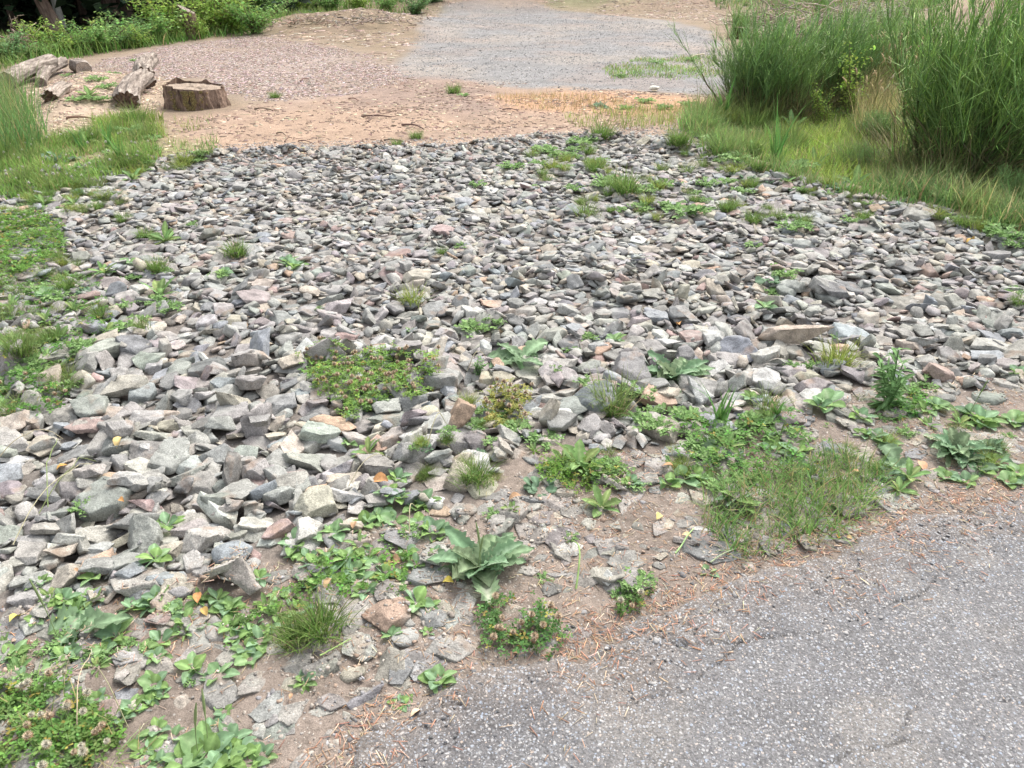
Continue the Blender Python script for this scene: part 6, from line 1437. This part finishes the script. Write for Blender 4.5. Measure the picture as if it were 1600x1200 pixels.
for a in [(1012, 1082, 1022, 1140, .0028, STW, 'long pale straw lying on the asphalt', 'straw'), (1430, 915, 1421, 938, .0022, (.4, .45, .25), 'short greenish straw on the right asphalt', 'straw'), (1375, 900, 1420, 928, .0018, (.22, .25, .12), 'dark grass stem across the upper asphalt', 'straw'),
          (1484, 1095, 1475, 1118, .0022, (.5, .5, .42), 'bent pale straw on the lower right asphalt', 'straw'), (1571, 940, 1580, 952, .0018, STW, 'tiny straw at the right of the asphalt', 'straw'), (610, 1170, 617, 1150, .003, (.6, .52, .4), 'white splinter on the bottom left asphalt', 'straw'), (500, 1025, 548, 998, .0025, (.3, .4, .14), 'green stem lying on the soil', 'straw'),
          (825, 983, 862, 955, .0026, (.22, .38, .1), 'fresh green stem on the dark clover mat', 'straw'), (1055, 865, 1085, 825, .003, (.3, .38, .18), 'green stem crossing the cracked slab', 'straw'), (1110, 880, 1150, 857, .0026, (.3, .34, .2), 'grey-green stem right of the dark flat rock', 'straw'), (1155, 770, 1180, 810, .0016, STW, 'thin straw in the road grass', 'straw'),
          (900, 920, 893, 845, .003, (.25, .36, .12), 'upright green stalk standing from bare soil', 'straw')]: stick(*a[:7], name=a[7], arc=.006 if a[0] != 900 else .05, cat='straw', grp='loose straws and stems')
for a in [(0, 715, 100, 690, .0018, STW, 'long dry stalk over the left rocks, topmost', 'straw'), (60, 800, 150, 720, .0018, (.24, .27, .12), 'green arching stalk over the left rocks', 'straw'), (20, 850, 145, 725, .0018, STW, 'long tan stalk crossing the left rocks', 'straw'), (75, 790, 92, 690, .0018, (.2, .24, .1), 'upright thin stalk in the left rocks', 'straw'),
          (545, 760, 610, 715, .0018, STW, 'pale stalk leaning above the rusty leaf', 'straw'), (670, 720, 700, 668, .0018, STW, 'straw with a bud between the middle rocks', 'straw'), (640, 835, 650, 795, .002, STW, 'straw among plantain leaves', 'straw'), (730, 580, 760, 560, .002, STW, 'short straw right of the clover', 'straw'), (120, 1150, 143, 1025, .0014, STW, 'fine pale straw over the bottom left slabs', 'straw'),
          (200, 255 + 880, 145, 1040, .0014, (.3, .3, .14), 'fine stem in the bottom left', 'straw')]: stick(*a[:7], name=a[7], arc=.06, cat='straw', grp='loose straws and stems')

# dry leaves
def dry_leaf(u, v_, w, col, lab):
    a = Acc(); L = 1.; leaf(a, (-.5, 0, .12), 0, rng.uniform(.0, .5), 1., rng.uniform(.4, .65), col, 'lance', rng.uniform(.8, 1.8), rng.uniform(.3, .9), 8, rng.normal(0, .3), .8)
    x, y, z = place(u, v_, 75); s = w * pxm(x, y, z); o = link('dry_leaf', a.mesh('dry_leaf', M_DRY), None, (x, y, z + .004), rng.uniform(0, 6.28), s)
    tag(o, lab, 'dry leaf', 'fallen dry leaves')
OR = (.42, .26, .15)
for a in [(590, 752, 40, (.46, .24, .10), 'rusty curled dry leaf wedged between rocks above a plantain'), (615, 878, 26, OR, 'orange dry leaf among the weedy strip'), (553, 822, 16, OR, 'small orange dry leaf beside the plantain strip'), (1045, 731, 20, (.6, .36, .2), 'pale orange dry leaf left of weeds'), (1340, 739, 20, (.56, .34, .18), 'pale orange leaf on top of the road grass'),
          (1440, 729, 24, (.55, .33, .2), 'tan dry leaf near the grey serrated weed'), (1308, 905, 34, (.56, .34, .17), 'curled orange leaf on the asphalt'), (310, 937, 26, (.5, .25, .1), 'crumpled orange leaf above the plantains'), (320, 958, 20, (.45, .3, .1), 'yellowish dry leaf among plantains'), (803, 779, 24, OR, 'ridged orange-brown leaf at the soil edge'),
          (512, 915, 24, (.6, .42, .24), 'pale tan leaf on the weedy strip'), (702, 910, 20, (.6, .48, .1), 'yellow leaf under the large serrated rosette'), (190, 785, 16, (.55, .28, .1), 'small orange leaf among the left rocks'), (95, 729, 18, (.6, .34, .1), 'small orange leaf by the long stalks'), (185, 693, 24, (.6, .45, .2), 'yellow leaf near the tall grey wedge'), (120, 892, 10, OR, 'tiny orange leaf near the left block'),
          (1075, 838, 20, (.6, .42, .24), 'pale leaf beside the dark flat rock'), (1030, 810, 16, (.6, .52, .2), 'yellow leaf beside the brick-shaped rock'), (1310, 840, 12, (.6, .34, .08), 'small orange leaf at the grass edge'), (1327, 842, 10, (.6, .42, .2), 'tiny tan leaf at the grass edge'), (1270, 925, 14, (.5, .3, .16), 'small brown leaf on the asphalt'), (1060, 505, 14, (.65, .35, .14), 'small orange leaf on the far rocks'),
          (1515, 377, 16, (.6, .4, .12), 'small orange leaf on the upper right rocks'), (90, 970, 20, (.6, .52, .1), 'yellow leaf above the bottom left weeds'), (25, 967, 22, (.55, .5, .12), 'yellow leaf near the left edge'), (455, 1150 - 60, 12, OR, 'tiny rusty leaf near the slabs'), (650, 1115, 22, (.62, .45, .3), 'pale splintered leaf near the asphalt edge'), (805, 1110 - 90, 12, OR, 'tiny orange leaf below the clover mat')]: dry_leaf(*a)

# ------------------------------------------------------------------ fine litter
def litter(poly_px, n, name, lab, cat, L, w, col, thr=0., ns=4., amp=.22, mat=M_DRY, flat=.15, alt=None, z0=0., edge=None):
    wp = [tuple(float(q) for q in G0(u, v_, z0)) for u, v_ in poly_px]; q = sample_poly(wp, n)
    if q[:, 1].mean() > 9: q = q + (1.0 + rng.normal(0, .4, q.shape)) * (np.stack([vnoise(q[:, 0], q[:, 1], .9, 141, 4), vnoise(q[:, 0], q[:, 1], .8, 142, 4)], -1) - .5)
    nn = vnoise(q[:, 0], q[:, 1], ns, 55, 3); m = nn > thr + .12 * rng.normal(0, 1, len(q))
    if edge is not None:
        d = np.abs(polydist(q[:, 0], q[:, 1], edge[0])); m &= rng.random(len(q)) < np.exp(-d / edge[1])
    q = q[m]; k = len(q); z = hzv(q[:, 0], q[:, 1])
    ad = polydist(q[:, 0], q[:, 1], ASPH); z = np.where(ad > .04, .006, z) + .003
    TV = np.array([(-.5, -.5, -.3), (.5, -.5, -.3), (.5, .5, -.3), (-.5, .5, -.3), (-.5, 0, .5), (.5, 0, .5)]); TF = np.array([[0, 1, 5, 4], [3, 4, 5, 2], [0, 4, 3, 3], [1, 2, 5, 5]])
    ll = rng.uniform(*L, k); ww = rng.uniform(*w, k); Sx = np.zeros((k, 3, 3)); Sx[:, 0, 0] = ll; Sx[:, 1, 1] = ww; Sx[:, 2, 2] = ww * .7
    Ms = rotz(rng.uniform(0, 6.28, k)) @ rotx(rng.normal(0, flat, k)) @ Sx
    cc = jit(col, k, amp, .06)
    if alt is not None: s_ = rng.random(k) < alt[1]; cc[s_] = jit(alt[0], s_.sum(), amp)
    a = Acc(); TF2 = np.vstack([TF]); scatter(a, TV, TF2, np.stack([q[:, 0], q[:, 1], z], -1), Ms, cc)
    tag(link(name, a.mesh(name, mat)), lab, cat, None, 'stuff')
SOILPX = [(-200, 960), (150, 935), (400, 880), (520, 850), (640, 790), (740, 800), (850, 700), (1100, 700), (1240, 645), (1380, 600), (1640, 590), (1700, 740), (1530, 790), (1340, 850), (1100, 930), (930, 1015), (760, 1070), (640, 1130), (540, 1210), (420, 1290), (-200, 1400)]
litter(SOILPX, 6500, 'pine_needles', 'rusty pine needles strewn over the bare soil', 'needles', (.010, .034), (.0012, .0024), (.33, .20, .13), .42, 3, alt=((.46, .36, .26), .45))
litter([(300, 1300), (600, 1080), (900, 960), (1150, 850), (1400, 780), (1650, 720), (1700, 850), (1300, 1000), (1000, 1100), (800, 1300)], 7000, 'pine_needles', 'rusty pine needles along the crumbling asphalt edge', 'needles', (.010, .036), (.0012, .0026), (.36, .20, .13), .42, 5, alt=((.46, .36, .26), .35), edge=(ASPH, .11))
def pebbles(poly_px, n, name, lab, sz, cols, z0=0., edge=None, thr=0., ns=3., sink=.3, lod=1, seed=0, cat='gravel'):
    wp = [tuple(float(q) for q in G0(u, v_, z0)) for u, v_ in poly_px]; q = sample_poly(wp, n)
    if q[:, 1].mean() > 9: q = q + (1.0 + rng.normal(0, .5, q.shape)) * (np.stack([vnoise(q[:, 0], q[:, 1], .9, 41, 4), vnoise(q[:, 0], q[:, 1], .8, 42, 4)], -1) - .5)
    nn = vnoise(q[:, 0], q[:, 1], ns, 56 + seed, 3); m = nn > thr + .1 * rng.normal(0, 1, len(q))
    if edge is not None:
        d = np.abs(polydist(q[:, 0], q[:, 1], edge[0])); m &= rng.random(len(q)) < np.exp(-d / edge[1])
    q = q[m]; k = len(q); z = hzv(q[:, 0], q[:, 1]); ad = polydist(q[:, 0], q[:, 1], ASPH); z = np.where(ad > .04, .004, z)
    s = rng.lognormal(0, .35, k) * sz; a = Acc(); vi = rng.integers(0, 6, k); ci = rng.integers(0, len(cols), k); cc = np.array(cols)[ci] * np.exp(rng.normal(0, .15, (k, 1)))
    for v_ in range(6):
        m = vi == v_; TV, TF = VAR[v_ * 3].mesh[lod]; kk = m.sum()
        Ms = rotz(rng.uniform(0, 6.28, kk)) @ rotx(rng.normal(0, .4, kk)) @ rotz(rng.uniform(0, 6.28, kk)) * s[m][:, None, None]
        scatter(a, TV, TF, np.stack([q[m, 0], q[m, 1], z[m] + s[m] * (.25 - sink)], -1), Ms, cc[m])
    tag(link(name, a.mesh(name, M_GRIT)), lab, cat, None, 'stuff')
SC = [(.27, .235, .20), (.33, .29, .25), (.22, .20, .18), (.40, .36, .31), (.28, .27, .27), (.34, .25, .19)]
pebbles(SOILPX, 9000, 'pebbles', 'small pebbles and grit scattered on the brown soil', .0085, SC, thr=.38)
pebbles([(300, 1300), (600, 1080), (900, 950), (1150, 850), (1400, 770), (1650, 710), (1700, 850), (1300, 1000), (1000, 1100), (800, 1300)], 5500, 'asphalt_crumbs', 'dark crumbs broken off along the asphalt edge', .008, [(.13, .13, .135), (.17, .165, .165), (.10, .10, .10), (.24, .23, .22), (.30, .29, .28)], edge=(ASPH, .12), seed=3)
pebbles([(600, 118), (650, 62), (690, 19), (780, 15), (960, 24), (1110, 48), (1160, 100), (1190, 135), (1100, 145), (950, 140), (780, 132), (680, 124)], 42000, 'pad_gravel', 'fine grey gravel spread over the far parking pad', .023, [(.25, .242, .232), (.21, .21, .21), (.36, .35, .34), (.17, .17, .17), (.28, .255, .23)], sink=.3)
pebbles([(330, 225), (700, 215), (1080, 190), (1130, 235), (1000, 225), (800, 225), (600, 240), (330, 250)], 4200, 'grit_edge', 'small stones spilled on the dirt beyond the rock bed', .02, [(.28, .26, .24), (.36, .33, .29), (.22, .2, .19)], seed=5)
litter([(90, 120), (140, 100), (220, 82), (310, 66), (400, 60), (480, 68), (560, 84), (615, 104), (610, 118), (570, 145), (470, 160), (400, 160), (345, 140), (300, 122), (230, 128), (180, 108), (120, 140)], 26000, 'wood_chips', 'pinkish grey wood chips spread left of the gravel', 'wood chips', (.02, .065), (.008, .024), (.36, .29, .265), .34, .8, alt=((.23, .165, .13), .38), flat=.4)
litter([(30, 215), (20, 160), (70, 125), (130, 118), (200, 116), (260, 120), (250, 170), (175, 180), (150, 205), (110, 218)], 5200, 'sawdust_chips', 'yellowish sawdust and bark chips around the old logs', 'wood chips', (.02, .08), (.008, .025), (.44, .35, .26), .3, 2., alt=((.30, .22, .17), .4), flat=.4)
litter([(120, 262), (230, 190), (345, 172), (420, 155), (600, 120), (760, 128), (1000, 140), (1130, 150), (1120, 190), (1000, 215), (900, 212), (700, 232), (450, 240), (330, 242)], 5200, 'dirt_litter', 'dark bark bits scattered over the tan dirt', 'litter', (.02, .08), (.006, .02), (.19, .13, .10), .42, 1.1, alt=((.45, .36, .26), .3), flat=.3)
litter([(380, 70), (450, 45), (560, 30), (680, 15), (900, 10), (1200, 20), (1200, 45), (1060, 30), (780, 14), (690, 20), (640, 65), (600, 95), (480, 66)], 6000, 'dirt_litter', 'sticks and bark bits over the far orange bank', 'litter', (.05, .25), (.01, .04), (.26, .19, .145), .4, .7, alt=((.42, .34, .28), .4), flat=.4)
